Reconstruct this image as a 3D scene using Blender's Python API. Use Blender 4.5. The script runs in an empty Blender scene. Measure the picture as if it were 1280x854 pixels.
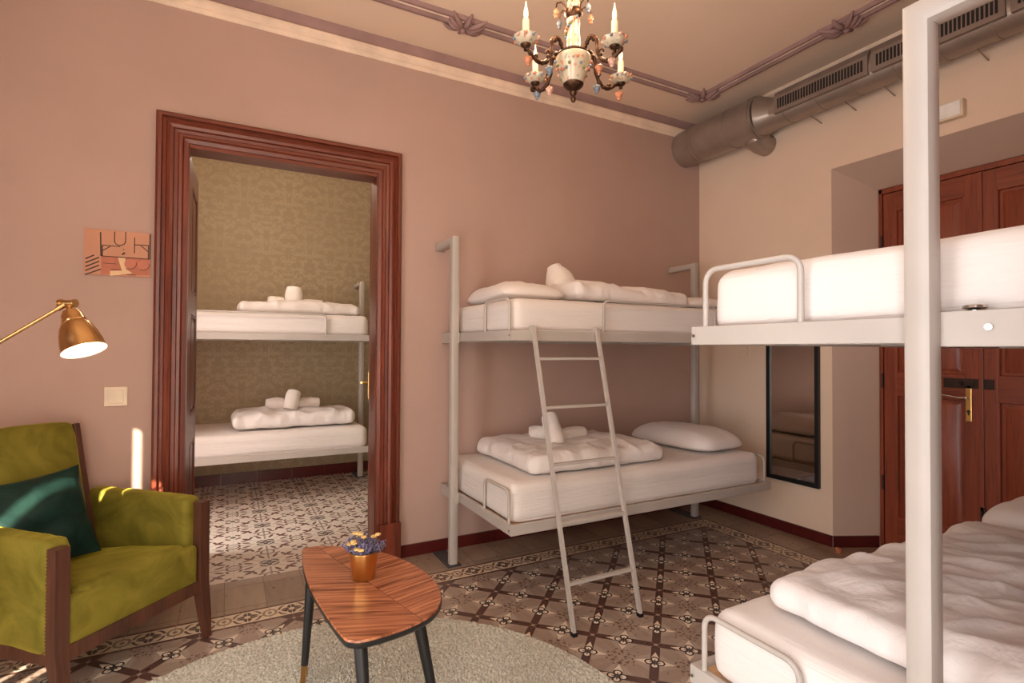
import bpy, bmesh, math, random
import numpy as np
from mathutils import Vector, Matrix, noise as mn
random.seed(4)
S = bpy.context.scene
COL = S.collection
PI = math.pi

def lin(c):
    return tuple(((v/255)/12.92 if v/255 <= .04045 else ((v/255+.055)/1.055)**2.4) for v in c)

# ------------------------------------------------------------------ shader helpers
class N:
    """a shader socket with arithmetic"""
    nt = None
    def __init__(s, k): s.k = k
    @staticmethod
    def m(op, *a, clamp=False):
        n = N.nt.nodes.new('ShaderNodeMath'); n.operation = op; n.use_clamp = clamp
        for i, v in enumerate(a):
            if isinstance(v, N): N.nt.links.new(v.k, n.inputs[i])
            else: n.inputs[i].default_value = v
        return N(n.outputs[0])
    def __add__(s, o): return N.m('ADD', s, o)
    __radd__ = __add__
    def __sub__(s, o): return N.m('SUBTRACT', s, o)
    def __rsub__(s, o): return N.m('SUBTRACT', o, s)
    def __mul__(s, o): return N.m('MULTIPLY', s, o)
    __rmul__ = __mul__
    def __truediv__(s, o): return N.m('DIVIDE', s, o)
    def __lt__(s, o): return N.m('LESS_THAN', s, o)
    def __gt__(s, o): return N.m('GREATER_THAN', s, o)
def nabs(a): return N.m('ABSOLUTE', a)
def nmin(a, b): return N.m('MINIMUM', a, b)
def nmax(a, b): return N.m('MAXIMUM', a, b)
def nfloor(a): return N.m('FLOOR', a)
def nfract(a): return N.m('FRACT', a)
def nsqrt(a): return N.m('SQRT', a)
def hyp(a, b): return nsqrt(a*a + b*b)
def ncos(a): return N.m('COSINE', a)
def nsin(a): return N.m('SINE', a)
def natan(a, b): return N.m('ARCTAN2', a, b)
def nclamp(a): return N.m('ADD', a, 0.0, clamp=True)
def colr(c):
    n = N.nt.nodes.new('ShaderNodeRGB'); n.outputs[0].default_value = (*lin(c), 1); return N(n.outputs[0])
def mix(f, a, b):
    n = N.nt.nodes.new('ShaderNodeMix'); n.data_type = 'RGBA'
    if isinstance(f, N): N.nt.links.new(f.k, n.inputs[0])
    else: n.inputs[0].default_value = f
    for i, v in ((6, a), (7, b)):
        if not isinstance(v, N): v = colr(v)
        N.nt.links.new(v.k, n.inputs[i])
    return N(n.outputs[2])
def coords(kind='Object'):
    if kind == 'World':
        g = N.nt.nodes.new('ShaderNodeNewGeometry'); k = g.outputs['Position']
    else:
        g = N.nt.nodes.new('ShaderNodeTexCoord'); k = g.outputs['Object']
    x = N.nt.nodes.new('ShaderNodeSeparateXYZ'); N.nt.links.new(k, x.inputs[0])
    return N(x.outputs[0]), N(x.outputs[1]), N(x.outputs[2])
def vec(x, y, z):
    c = N.nt.nodes.new('ShaderNodeCombineXYZ')
    for i, v in enumerate((x, y, z)):
        if isinstance(v, N): N.nt.links.new(v.k, c.inputs[i])
        else: c.inputs[i].default_value = v
    return N(c.outputs[0])
def nz(v, scale=5, detail=3, rough=.5, dist=0):
    n = N.nt.nodes.new('ShaderNodeTexNoise'); n.inputs['Scale'].default_value = scale
    n.inputs['Detail'].default_value = detail; n.inputs['Roughness'].default_value = rough
    n.inputs['Distortion'].default_value = dist
    N.nt.links.new(v.k, n.inputs['Vector']); return N(n.outputs[0])
def ramp(f, a, b):      # smooth 0..1 between a and b
    n = N.nt.nodes.new('ShaderNodeMapRange'); N.nt.links.new(f.k, n.inputs[0])
    n.inputs[1].default_value = a; n.inputs[2].default_value = b; return N(n.outputs[0])
def newmat(name, rough=.6, metal=0, spec=.5):
    m = bpy.data.materials.new(name); m.use_nodes = True; N.nt = m.node_tree
    b = m.node_tree.nodes['Principled BSDF']
    b.inputs['Roughness'].default_value = rough; b.inputs['Metallic'].default_value = metal
    b.inputs['Specular IOR Level'].default_value = spec
    return m, b
def setc(b, c, inp='Base Color'):
    if isinstance(c, N): N.nt.links.new(c.k, b.inputs[inp])
    else: b.inputs[inp].default_value = (*lin(c), 1)
def bump(b, h, strength=.3, dist=.01):
    n = N.nt.nodes.new('ShaderNodeBump'); n.inputs['Strength'].default_value = strength
    n.inputs['Distance'].default_value = dist
    N.nt.links.new(h.k, n.inputs['Height']); N.nt.links.new(n.outputs[0], b.inputs['Normal'])

def plain(name, c, rough=.6, metal=0, spec=.5, var=.06, sc=6, bmp=0, bsc=60, **kw):
    m, b = newmat(name, rough, metal, spec)
    x, y, z = coords(); v = vec(x, y, z)
    d = tuple(max(0, q*(1-var)) for q in c); e = tuple(min(255, q*(1+var)) for q in c)
    setc(b, mix(ramp(nz(v, sc, 3), .3, .7), d, e))
    if bmp: bump(b, nz(v, bsc, 3), bmp, .004)
    for k, val in kw.items(): b.inputs[k].default_value = val
    return m

M = {}
def wall_mat(name, c1, c2, sc=1.2):
    m, b = newmat(name, .85, 0, .25)
    x, y, z = coords('World'); v = vec(x, y, z)
    setc(b, mix(ramp(nz(v, sc, 5, .6), .3, .7), c1, c2))
    bump(b, nz(v, 14, 4, .6) + nz(v, 90, 2)*.25, .25, .006)
    return m
M['mauve'] = wall_mat('mauve_plaster', (180, 152, 140), (190, 161, 149))
M['cream_wall'] = wall_mat('cream_plaster', (228, 204, 180), (234, 211, 188))
M['reveal'] = wall_mat('beige_plaster', (208, 184, 166), (214, 191, 174))
M['ceiling'] = wall_mat('ceiling_plaster', (238, 214, 190), (242, 219, 196), .7)
M['mauve_trim'] = plain('mauve_stucco', (158, 128, 124), .8, bmp=.2, bsc=40)
M['white_trim'] = plain('cream_stucco', (236, 214, 192), .7)
def damask():
    m, b = newmat('damask_wallpaper', .55, 0, .4)
    x, y, z = coords('World')
    W, H = .42, .52
    row = nfloor(z/H); xs = x/W + .5*N.m('MODULO', row + 20, 2)
    u = nabs(nfract(xs) - .5)*W; w = nfract(z/H)*H
    n1 = nz(vec(u*1.0, w, 1.3), 17, 3, .6, .5)
    r = hyp(u*1.35, w - H*.5); ring = ncos(r*64)*.08
    fl = natan(w - H*.5, u + .001); pet = ncos(fl*8)*.07
    t = n1 + ring*(r < .19) + pet*(r < .16)
    k = nclamp(ramp(t, .49, .53)) - nclamp(ramp(t, .60, .63))*.7
    fine = nz(vec(x, y, z), 200, 2)
    fade = ramp(nz(vec(x, y, z), 1.4, 3), .3, .75)
    setc(b, mix(nclamp(k)*(.35 + fade*.5), mix(fine, (150, 134, 106), (160, 143, 115)), (177, 160, 130)))
    b.inputs['Roughness'].default_value = .5
    return m
M['damask'] = damask()

def wood(name, c1, c2, c3, axis='z', rough=.38, sc=1.0, obj='Object', coat=.1, spec=.5):
    m, b = newmat(name, rough, 0, spec)
    x, y, z = coords(obj)
    k = {'x': (.06, 1, 1), 'y': (1, .06, 1), 'z': (1, 1, .06)}[axis]
    v = vec(x*k[0]*sc, y*k[1]*sc, z*k[2]*sc)
    g = nz(v, 26, 5, .6, .8); g2 = nz(v, 110, 3, .6); g3 = nz(v, 7, 2)
    c = mix(nclamp(ramp(g, .35, .65)), c1, c2)
    c = mix(nclamp(ramp(g2, .52, .68))*.5, c, c3)
    c = mix(nclamp(ramp(g3, .5, .7))*.35, c, c3)
    setc(b, c); b.inputs['Coat Weight'].default_value = coat; b.inputs['Coat Roughness'].default_value = .25
    bump(b, g2, .12, .002)
    return m
M['casing'] = wood('mahogany_vertical', (100, 43, 28), (128, 60, 38), (60, 26, 19), 'z')
M['casing_h'] = wood('mahogany_horizontal', (100, 43, 28), (128, 60, 38), (60, 26, 19), 'x')
M['door_wood'] = wood('red_pine_vertical', (128, 58, 36), (152, 74, 46), (92, 40, 26), 'z')
M['door_wood_h'] = wood('red_pine_horizontal', (122, 56, 34), (146, 72, 44), (90, 38, 26), 'y')
M['chair_wood'] = wood('walnut', (74, 44, 34), (96, 58, 42), (46, 27, 21), 'z', .4)
M['black_wood'] = plain('black_lacquer', (26, 25, 26), .42)
M['metal_grey'] = plain('warm_grey_powder_coat', (180, 172, 164), .42, 0, .5, .02, bmp=.05, bsc=300)
M['metal_dim'] = plain('grey_powder_coat', (160, 148, 138), .45, 0, .5, .03)
M['foot_metal'] = plain('dark_grey_steel', (70, 68, 70), .5)
M['ply'] = wood('plywood', (196, 158, 120), (208, 170, 132), (180, 140, 104), 'x', .6, coat=0)
M['steel'] = plain('bright_steel', (190, 184, 178), .25, 1)
M['iron'] = plain('dark_iron', (62, 50, 44), .5, .8)
M['brass'] = plain('brushed_brass', (208, 164, 106), .27, 1, var=.03)
M['copper_pot'] = plain('brushed_copper', (226, 178, 104), .3, 1, var=.03)
M['brass_plate'] = plain('polished_brass', (222, 180, 110), .3, 1)
M['white_plastic'] = plain('cream_plastic', (232, 214, 188), .4)
M['zinc'] = plain('galvanised_steel', (158, 145, 134), .36, .5, var=.05, sc=6)
M['grille_dark'] = plain('dark_slot', (30, 26, 22), .8)
M['duct_flat'] = plain('duct_plate', (140, 126, 116), .5, .3)
M['black_frame'] = plain('black_frame', (24, 23, 24), .4)
M['bronze'] = plain('antique_bronze', (74, 50, 34), .42, .8, var=.25, sc=40)
M['skirting'] = plain('oxblood_tile', (84, 27, 25), .25, 0, .5, .08)
M['petal_orange'] = plain('glazed_orange', (186, 118, 84), .35)
M['petal_blue'] = plain('glazed_blue', (112, 122, 132), .35)
M['petal_pink'] = plain('glazed_pink', (200, 156, 134), .35)
M['leaf_green'] = plain('glazed_green', (120, 124, 76), .4)
M['lavender'] = plain('dried_lavender', (92, 86, 112), .8, var=.25, sc=80)
M['dried_yellow'] = plain('dried_blossom', (214, 178, 112), .8, var=.15, sc=80)
M['stem'] = plain('dry_stem', (140, 122, 84), .8)
def porcelain():
    m, b = newmat('painted_porcelain', .22, 0, .6)
    x, y, z = coords('World'); v = vec(x, y, z)
    base = mix(nz(v, 5), (190, 174, 146), (202, 187, 160))
    n1 = nz(v, 60, 1); n2 = nz(vec(x + 3, y, z), 55, 1)
    c = mix((n1 > .64)*.75, base, (196, 120, 96)); c = mix((n2 > .66)*.7, c, (116, 130, 140))
    setc(b, c); return m
M['porcelain'] = porcelain()
M['porcelain_plain'] = plain('cream_porcelain', (214, 200, 172), .22, 0, .6, .02)
M['candle'] = plain('ivory_candle', (240, 222, 190), .5)
def emis(name, c, st, base=(250, 244, 230)):
    m, b = newmat(name, .4); setc(b, base)
    b.inputs['Emission Color'].default_value = (*lin(c), 1); b.inputs['Emission Strength'].default_value = st
    return m
M['bulb_warm'] = emis('flame_bulb', (255, 206, 150), .5)
M['lamp_bulb'] = emis('white_bulb', (255, 236, 210), 30)
M['shade_white'] = plain('white_enamel', (250, 246, 238), .5)
def fabric(name, c1, c2, sc=2.0, weave=420, wr=.35, rough=.9, sheen=.2, dist=.006):
    m, b = newmat(name, rough, 0, .2)
    x, y, z = coords('World'); v = vec(x, y, z)
    setc(b, mix(nz(v, sc, 3), c1, c2))
    h = nz(v, 9, 3, .5, 1.0)*1.0 + nz(v, 34, 3, .5, .6)*.35
    if name == 'white_cotton_sheet': h = h*.5 + nz(vec(x*1.3, y*1.3, z*26), 3, 3, .5, .6)*1.2
    if name == 'white_cotton_duvet': h = h + nz(vec(x*5+y*4, y*4-x*2, z*4), 1.5, 3, .5, 1.0)*1.2
    bump(b, h, wr, dist)
    b.inputs['Sheen Weight'].default_value = sheen
    return m
M['sheet'] = fabric('white_cotton_sheet', (218, 211, 206), (226, 219, 214), wr=.3, dist=.012)
M['duvet'] = fabric('white_cotton_duvet', (218, 211, 208), (228, 221, 217), wr=.35, dist=.016)
M['pillow'] = fabric('white_pillow_cotton', (220, 213, 209), (229, 222, 217), wr=.2)
def toweling():
    m, b = newmat('white_terry', .95, 0, .1)
    x, y, z = coords('World'); v = vec(x, y, z)
    setc(b, mix(nz(v, 30, 2), (232, 225, 218), (243, 236, 229)))
    bump(b, nz(v, 420, 2), .6, .003); b.inputs['Sheen Weight'].default_value = .4
    return m
M['towel'] = toweling()
def velvet(name, c1, c2, sc=5):
    m, b = newmat(name, .75, 0, .15)
    x, y, z = coords('World'); v = vec(x, y, z)
    n = nz(v, sc, 4, .6, 1.4)
    setc(b, mix(nclamp(ramp(n, .35, .68)), c1, c2))
    bump(b, n + nz(v, 120, 2)*.05, .2, .01)
    b.inputs['Sheen Weight'].default_value = .9; b.inputs['Sheen Roughness'].default_value = .35
    b.inputs['Sheen Tint'].default_value = (*lin(tuple(min(255, q*1.5) for q in c2)), 1)
    return m
M['velvet'] = velvet('olive_velvet', (104, 97, 32), (134, 124, 48))
M['cushion'] = velvet('dark_green_satin', (20, 42, 38), (30, 56, 50), 9)
M['cushion'].node_tree.nodes['Principled BSDF'].inputs['Sheen Weight'].default_value = .3
M['cushion'].node_tree.nodes['Principled BSDF'].inputs['Roughness'].default_value = .45
def rugmat():
    m, b = newmat('grey_green_pile', .95, 0, .1)
    x, y, z = coords('World'); v = vec(x, y, z)
    n = nz(v, 85, 3, .7); n2 = nz(v, 3, 3)
    c = mix(nclamp(ramp(n, .3, .62)), (146, 140, 122), (214, 208, 190))
    setc(b, mix(n2*.25, c, (150, 150, 140)))
    bump(b, n, .9, .012); b.inputs['Sheen Weight'].default_value = .4
    return m
M['rug'] = rugmat()
def mirror():
    m, b = newmat('mirror_glass', .02, 1); setc(b, (226, 220, 214)); return m
M['mirror'] = mirror()
M['glass'] = plain('window_glass', (255, 255, 255), .02, 0, .5, 0, **{'Transmission Weight': 1.0})
M['facade'] = plain('outside_white', (225, 215, 200), .8)

# ---- tiled floors 
def tile_floor():
    m, b = newmat('hydraulic_tile_floor', .3, 0, .5)
    x, y, z = coords('World')
    T = .2055
    ux = (x + 2.157)/T; uy = (y + .9235)/T      # a band node is at (-2.157,-.9235)
    i = nfloor(ux); j = nfloor(uy)
    par = N.m('MODULO', i + j + 100, 2)         # 0: nodes on the main diagonal
    u = nfract(ux) - .5; v = nfract(uy) - .5
    u = u*(1 - par*2)
    a = u + v; q = u - v                        # nodes at a=+-1, q=0; clusters at a=0, q=+-1
    aa = nabs(a); qa = nabs(q)
    mott = nz(vec(x, y, 0), 7, 4, .6)
    base = mix(mott, (154, 138, 126), (178, 161, 148))
    base = mix((aa + qa > .62)*.35, base, (150, 124, 104))
    brown = mix(mott, (84, 60, 54), (100, 74, 66))
    cream = (222, 206, 184)
    # large pale diamond wedges
    wedge = (qa > .16)*((qa*1.0 + aa*1.9) < .92)*((aa*1.0) > .10)
    c = mix(wedge*.22, base, (196, 180, 160))
    band = (qa < .135)*(aa > .24)
    c = mix(band, c, brown)
    # node: light crossing line
    c = mix((qa < .035)*(aa > .94), c, (170, 146, 128))
    tip = ((qa*2.6 + (aa - .26)) < .30)*(aa > .26)
    side = (a > 0)*1.0
    c = mix(tip*side, c, cream)
    tip2 = ((aa*2.6 + (qa - .26)) < .34)*(qa > .26)
    c = mix(tip2, c, cream)
    # quatrefoil
    d1 = hyp(aa - .17, q); d2 = hyp(a, qa - .17)
    d = nmin(d1, d2)
    c = mix(d < .135, c, (58, 52, 50))
    c = mix(d < .085, c, (226, 212, 192))
    c = mix(nmin(nmax(aa - .16, qa - .018), nmax(qa - .16, aa - .018)) < 0, c, (58, 52, 50))
    # brown flower clusters at q=+-1
    rq = hyp(a, 1 - qa); th = natan(1 - qa, a)
    f1 = (nabs(rq - .30) < .075)*(ncos(th*8) > .05)
    f2 = (nabs(rq - .15) < .05)*(ncos(th*8 + 3.14) > -.2)
    f3 = (nabs(rq - .43) < .03)*(ncos(th*8 + 3.14) > .7)
    c = mix(nclamp(f1 + f2 + f3)*(nz(vec(x, y, 0), 55, 2) > .47)*.85, c, (98, 68, 58))
    # grout of the 20 cm tiles, at quatrefoil-free edges
    g = nmax(nabs(nfract(ux) - .5), nabs(nfract(uy) - .5))
    c = mix((g > .494)*.6, c, (176, 156, 138))
    # border band along back and right walls
    db = nmin(0 - y - .325, 0 - x - .30)        # distance inside the outer edge of the band
    Bw = .155
    along = x*(N.m('LESS_THAN', 0 - y - .325, 0 - x - .30)) + y*(1 - N.m('LESS_THAN', 0 - y - .325, 0 - x - .30))
    L = .2055
    s = nfract(along/L) - .5; t = (db - Bw*.5)/L
    cb = mix(mott, (206, 186, 158), (224, 204, 176))
    rr = hyp(s, t); tt = natan(t, s)
    pet = (rr < (.20 + ncos(tt*4)*.045))*(rr > .07)*(nabs(nsin(tt*4 + .78*0)) > .18)
    cb = mix(pet, cb, (78, 60, 54)); 
    scr = (nabs(rr - .30) < .028)*(nabs(t) > .05)
    cb = mix(scr, cb, (92, 76, 66))
    sc2 = hyp(nabs(s) - .5, nabs(t) - .02)
    cb = mix((nabs(sc2 - .14) < .03)*(nabs(t) < .24), cb, (150, 128, 108))
    cb = mix(hyp(nabs(s) - .5, t) < .05, cb, (120, 98, 82))
    edge = nclamp((nabs(db - .008) < .009) + (nabs(db - Bw + .008) < .009))
    cb = mix(edge, cb, (92, 60, 50))
    edge2 = nclamp((nabs(db - .022) < .004) + (nabs(db - Bw + .022) < .004))
    cb = mix(edge2, cb, (226, 210, 186))
    cb = mix(nabs(nfract(along/L) - .5) > .492, cb, (150, 132, 118))
    # plain tiles outside the band
    px = nfract((x + .1)/.2) ; py = nfract((y + .275)/.28)
    pn = nz(vec(nfloor((x + .1)/.2)*1.7, nfloor((y + .275)/.28)*2.3, 0), 3, 1)
    st = nz(vec(x*6, y, 0), 4, 4, .6)
    cp = mix(nclamp(ramp(pn + st*.4, .45, .95)), (132, 112, 96), (178, 156, 134))
    gg = nmax(nabs(px - .5)*1.0, nabs(py - .5)*1.0) > .49
    cp = mix(gg, cp, (112, 96, 84))
    c = mix(db < 0, mix(db < Bw, c, cb), cp)
    setc(b, c)
    b.inputs['Roughness'].default_value = .27
    rn = nz(vec(x, y, 0), 25, 3)
    N.nt.links.new((.2 + rn*.22).k, b.inputs['Roughness'])
    bump(b, rn + (g > .494)*(-.6), .06, .004)
    return m
M['floor'] = tile_floor()
def far_tiles():
    m, b = newmat('scroll_tile_floor', .3, 0, .5)
    x, y, z = coords('World'); T = .2
    ux = (x + .05)/(2*T); uy = (y - .1)/(2*T)
    u = nabs(nfract(ux) - .5); v = nabs(nfract(uy) - .5)      # 0..0.5, four-fold mirrored 40 cm repeat
    mott = nz(vec(x, y, 0), 6, 3)
    c = mix(mott, (214, 200, 186), (230, 218, 204))
    dk, br = (70, 60, 58), (110, 76, 68)
    r0 = hyp(u, v); t0 = natan(v, u)
    r1 = hyp(.5 - u, .5 - v); t1 = natan(.5 - v, .5 - u)
    r2 = hyp(.5 - u, v); t2 = natan(v, .5 - u); r3 = hyp(u, .5 - v)
    c = mix(nabs(u - v) < .012, c, (176, 164, 154))
    c = mix((nabs(v) < .016)*(u > .18), c, (166, 154, 146)); c = mix((nabs(u) < .016)*(v > .18), c, (166, 154, 146))
    c = mix((nabs(r0 - .135) < .017)*(nabs(nsin(t0*2)) > .42), c, dk)
    c = mix((r0 < .085 + ncos(t0*4)*.03)*(r0 > .03), c, dk)
    # leaves
    def leaf(cx, cy, ang, L, w, cc, c):
        ca, sa = math.cos(ang), math.sin(ang)
        p = (u - cx)*ca + (v - cy)*sa; q = (v - cy)*ca - (u - cx)*sa
        e = hyp(p/L, q/w)
        return mix(e < 1, c, cc)
    for (cx, cy, an, L, w) in ((.29, .29, .785, .085, .035), (.22, .33, 1.9, .06, .026), (.33, .22, -.33, .06, .026),
                               (.30, .10, .5, .075, .028), (.10, .30, 1.07, .075, .028), (.41, .14, 1.2, .05, .022), (.14, .41, .37, .05, .022)):
        c = leaf(cx, cy, an, L, w, br, c)
    c = mix((nabs(r1 - .12) < .02)*(ncos(t1*4) < .35), c, br)
    c = mix(r1 < .045, c, dk)
    c = mix((nabs(r2 - .10) < .014), c, br); c = mix((nabs(r3 - .10) < .014), c, br)
    gl = nmax(nabs(nfract(ux*2) - .5), nabs(nfract(uy*2) - .5)) > .493
    c = mix(gl*.5, c, (150, 136, 124))
    # plain threshold tiles nearest the doorway
    pn = nz(vec(x*8, y, 0), 4, 3)
    cp = mix(pn, (146, 126, 110), (172, 150, 132))
    cp = mix(nabs(nfract((x + .1)/.2) - .5) > .49, cp, (112, 96, 84))
    c = mix(y < .10, c, cp)
    setc(b, c); b.inputs['Roughness'].default_value = .26
    return m
M['far_floor'] = far_tiles()
def table_veneer():
    m, b = newmat('rosewood_veneer', .3, 0, .5)
    x, y, z = coords('World')
    sx, sy = -3.342, -1.061; dx, dy = .171, -.683; L = math.hypot(dx, dy); dx /= L; dy /= L
    side = ((x - sx)*dy - (y - sy)*dx) > 0      # which side of the seam
    def grain(gx, gy):
        L = math.hypot(gx, gy); gx /= L; gy /= L
        p = x*gx + y*gy; q = y*gx - x*gy
        v = vec(p*.055, q, 0)
        g = nz(v, 75, 4, .55, .5); g2 = nz(v, 22, 3)
        return g*.75 + g2*.35
    g = grain(-.914, .406)*side + grain(-.80, -.20)*(1 - side)
    c = mix(nclamp(ramp(g, .42, .66)), (112, 62, 40), (190, 122, 84))
    seam = nabs((x - sx)*dy - (y - sy)*dx) < .0008
    c = mix(seam, c, (90, 44, 30))
    setc(b, c); b.inputs['Roughness'].default_value = .26
    return m
M['veneer'] = table_veneer()

# ------------------------------------------------------------------ mesh builder
class MB:
    def __init__(s): s.v = []; s.f = []
    def add(s, vs, fs):
        o = len(s.v); s.v += [tuple(p) for p in vs]; s.f += [tuple(i + o for i in f) for f in fs]; return s
    def box(s, a, b, bev=0):
        x0, x1 = sorted((a[0], b[0])); y0, y1 = sorted((a[1], b[1])); z0, z1 = sorted((a[2], b[2]))
        vs = [(x, y, z) for z in (z0, z1) for y in (y0, y1) for x in (x0, x1)]
        fs = [(0, 2, 3, 1), (4, 5, 7, 6), (0, 1, 5, 4), (2, 6, 7, 3), (0, 4, 6, 2), (1, 3, 7, 5)]
        if bev:
            bm = bmesh.new(); vv = [bm.verts.new(p) for p in vs]
            for f in fs: bm.faces.new([vv[i] for i in f])
            bmesh.ops.bevel(bm, geom=bm.edges[:], offset=bev, segments=2, profile=.6, affect='EDGES')
            bm.verts.ensure_lookup_table(); bm.verts.index_update()
            vs = [tuple(v.co) for v in bm.verts]; fs = [tuple(v.index for v in f.verts) for f in bm.faces]; bm.free()
        return s.add(vs, fs)
    def tube(s, pts, r, n=10, closed=False, sec=None, cap=True, up=(0, 0, 1)):
        P = [Vector(p) for p in pts]; m = len(P)
        R = r if isinstance(r, (list, tuple)) else [r]*m
        if sec is None: sec = [(math.cos(2*PI*k/n), math.sin(2*PI*k/n)) for k in range(n)]
        n = len(sec); T = []
        for i in range(m):
            a = P[(i-1) % m] if (closed or i > 0) else P[i]; b = P[(i+1) % m] if (closed or i < m-1) else P[i]
            d1 = (P[i] - a).normalized() if (P[i]-a).length > 1e-9 else Vector((0, 0, 0)); d2 = (b - P[i]).normalized() if (b-P[i]).length > 1e-9 else Vector((0, 0, 0))
            T.append((d1 + d2).normalized())
        up = Vector(up)
        if abs(T[0].dot(up)) > .98: up = Vector((0, 1, 0)) if abs(T[0].y) < .9 else Vector((1, 0, 0))
        nrm = (up - T[0]*up.dot(T[0])).normalized(); vs = []
        for i in range(m):
            nrm = (nrm - T[i]*nrm.dot(T[i])).normalized(); bi = T[i].cross(nrm)
            k = 1
            if 0 < i < m-1 or closed:
                a = (P[i] - P[(i-1) % m]).normalized(); c = max(.35, a.dot(T[i])); k = 1/c
            # stretch for mitre in bend plane
            if k > 1.001:
                bend = ((P[(i+1) % m] - P[i]).normalized() - (P[i] - P[(i-1) % m]).normalized())
                bend = bend - T[i]*bend.dot(T[i]); bend = bend.normalized() if bend.length > 1e-6 else None
            else: bend = None
            for (a, b) in sec:
                o = nrm*(a*R[i]) + bi*(b*R[i])
                if bend is not None: o = o + bend*(o.dot(bend)*(k-1))
                vs.append(P[i] + o)
        fs = []
        for i in range(m if closed else m-1):
            j = (i+1) % m
            for k in range(n): fs.append((i*n+k, i*n+(k+1) % n, j*n+(k+1) % n, j*n+k))
        if cap and not closed: fs += [tuple(range(n-1, -1, -1)), tuple((m-1)*n+k for k in range(n))]
        return s.add(vs, fs)
    def lathe(s, prof, c=(0, 0, 0), n=24, mat=None):
        vs = []; fs = []; m = len(prof)
        for (r, z) in prof:
            for k in range(n):
                p = Vector((r*math.cos(2*PI*k/n), r*math.sin(2*PI*k/n), z))
                if mat is not None: p = mat @ p
                vs.append((p[0]+c[0], p[1]+c[1], p[2]+c[2]))
        for i in range(m-1):
            for k in range(n): fs.append((i*n+k, i*n+(k+1) % n, (i+1)*n+(k+1) % n, (i+1)*n+k))
        if prof[0][0] > 1e-5: fs.append(tuple(range(n-1, -1, -1)))
        if prof[-1][0] > 1e-5: fs.append(tuple((m-1)*n+k for k in range(n)))
        return s.add(vs, fs)
    def ball(s, c, r, n=10, sz=(1, 1, 1)):
        prof = [(r*math.sin(PI*i/6), -r*math.cos(PI*i/6)) for i in range(7)]
        mt = Matrix.Diagonal((sz[0], sz[1], sz[2]))
        return s.lathe(prof, c, n, mt)
    def prism(s, out, z0, z1, top=None):
        n = len(out); top = top or out
        vs = [(x, y, z0) for x, y in out] + [(x, y, z1) for x, y in top]
        fs = [tuple(range(n-1, -1, -1)), tuple(range(n, 2*n))] + [(i, (i+1) % n, n+(i+1) % n, n+i) for i in range(n)]
        return s.add(vs, fs)
    def grid(s, fn, nu, nv):
        vs = [fn(i/nu, j/nv) for i in range(nu+1) for j in range(nv+1)]
        fs = [(i*(nv+1)+j, (i+1)*(nv+1)+j, (i+1)*(nv+1)+j+1, i*(nv+1)+j+1) for i in range(nu) for j in range(nv)]
        return s.add(vs, fs)
    def build(s, name, mat, parent=None, smooth=True, xf=None, merge=True, angle=40):
        vs = s.v if xf is None else [tuple(xf(*p)) for p in s.v]
        me = bpy.data.meshes.new(name); me.from_pydata(vs, [], s.f); me.update()
        bm = bmesh.new(); bm.from_mesh(me)
        if merge: bmesh.ops.remove_doubles(bm, verts=bm.verts, dist=1e-5)
        bmesh.ops.recalc_face_normals(bm, faces=bm.faces); bm.to_mesh(me); bm.free()
        if smooth:
            me.polygons.foreach_set('use_smooth', [True]*len(me.polygons))
            try: me.set_sharp_from_angle(angle=math.radians(angle))
            except Exception: pass
        me.materials.append(M[mat] if isinstance(mat, str) else mat)
        o = bpy.data.objects.new(name, me); COL.objects.link(o)
        if parent is not None:
            o.parent = parent; o.matrix_parent_inverse = parent.matrix_basis.inverted()
        return o
def tag(o, label, cat=None, group=None):
    o['label'] = label
    if cat: o['category'] = cat
    if group: o['group'] = group
    return o
def struct(o): o['kind'] = 'structure'; return o
def thing(name, loc, label, cat, group=None, rz=0, local=False):
    o = bpy.data.objects.new(name, None); COL.objects.link(o); o.location = loc; o.rotation_euler = (0, 0, rz)
    o.empty_display_size = .1
    tag(o, label, cat, group); return o
def local_child(o, parent):      # mesh was made in the parent's own coordinates
    o.matrix_parent_inverse = Matrix.Identity(4); return o
def fillet(pts, r, n=6):
    out = [Vector(pts[0])]
    for i in range(1, len(pts)-1):
        p = Vector(pts[i]); a = (Vector(pts[i-1]) - p).normalized(); b = (Vector(pts[i+1]) - p).normalized()
        h = a.angle(b)/2; d = r/math.tan(h)
        p0 = p + a*d; p1 = p + b*d; cen = p + (a+b).normalized()*(r/math.sin(h))
        v0 = p0 - cen; v1 = p1 - cen; tot = v0.angle(v1)
        for k in range(n+1):
            t = k/n
            out.append(cen + (v0*math.sin((1-t)*tot) + v1*math.sin(t*tot))/math.sin(tot))
    out.append(Vector(pts[-1])); return out
def fz(x, y, z, s=1.0, o=3):
    return mn.fractal(Vector((x*s, y*s, z*s)), 1.0, 2.0, o)

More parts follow.
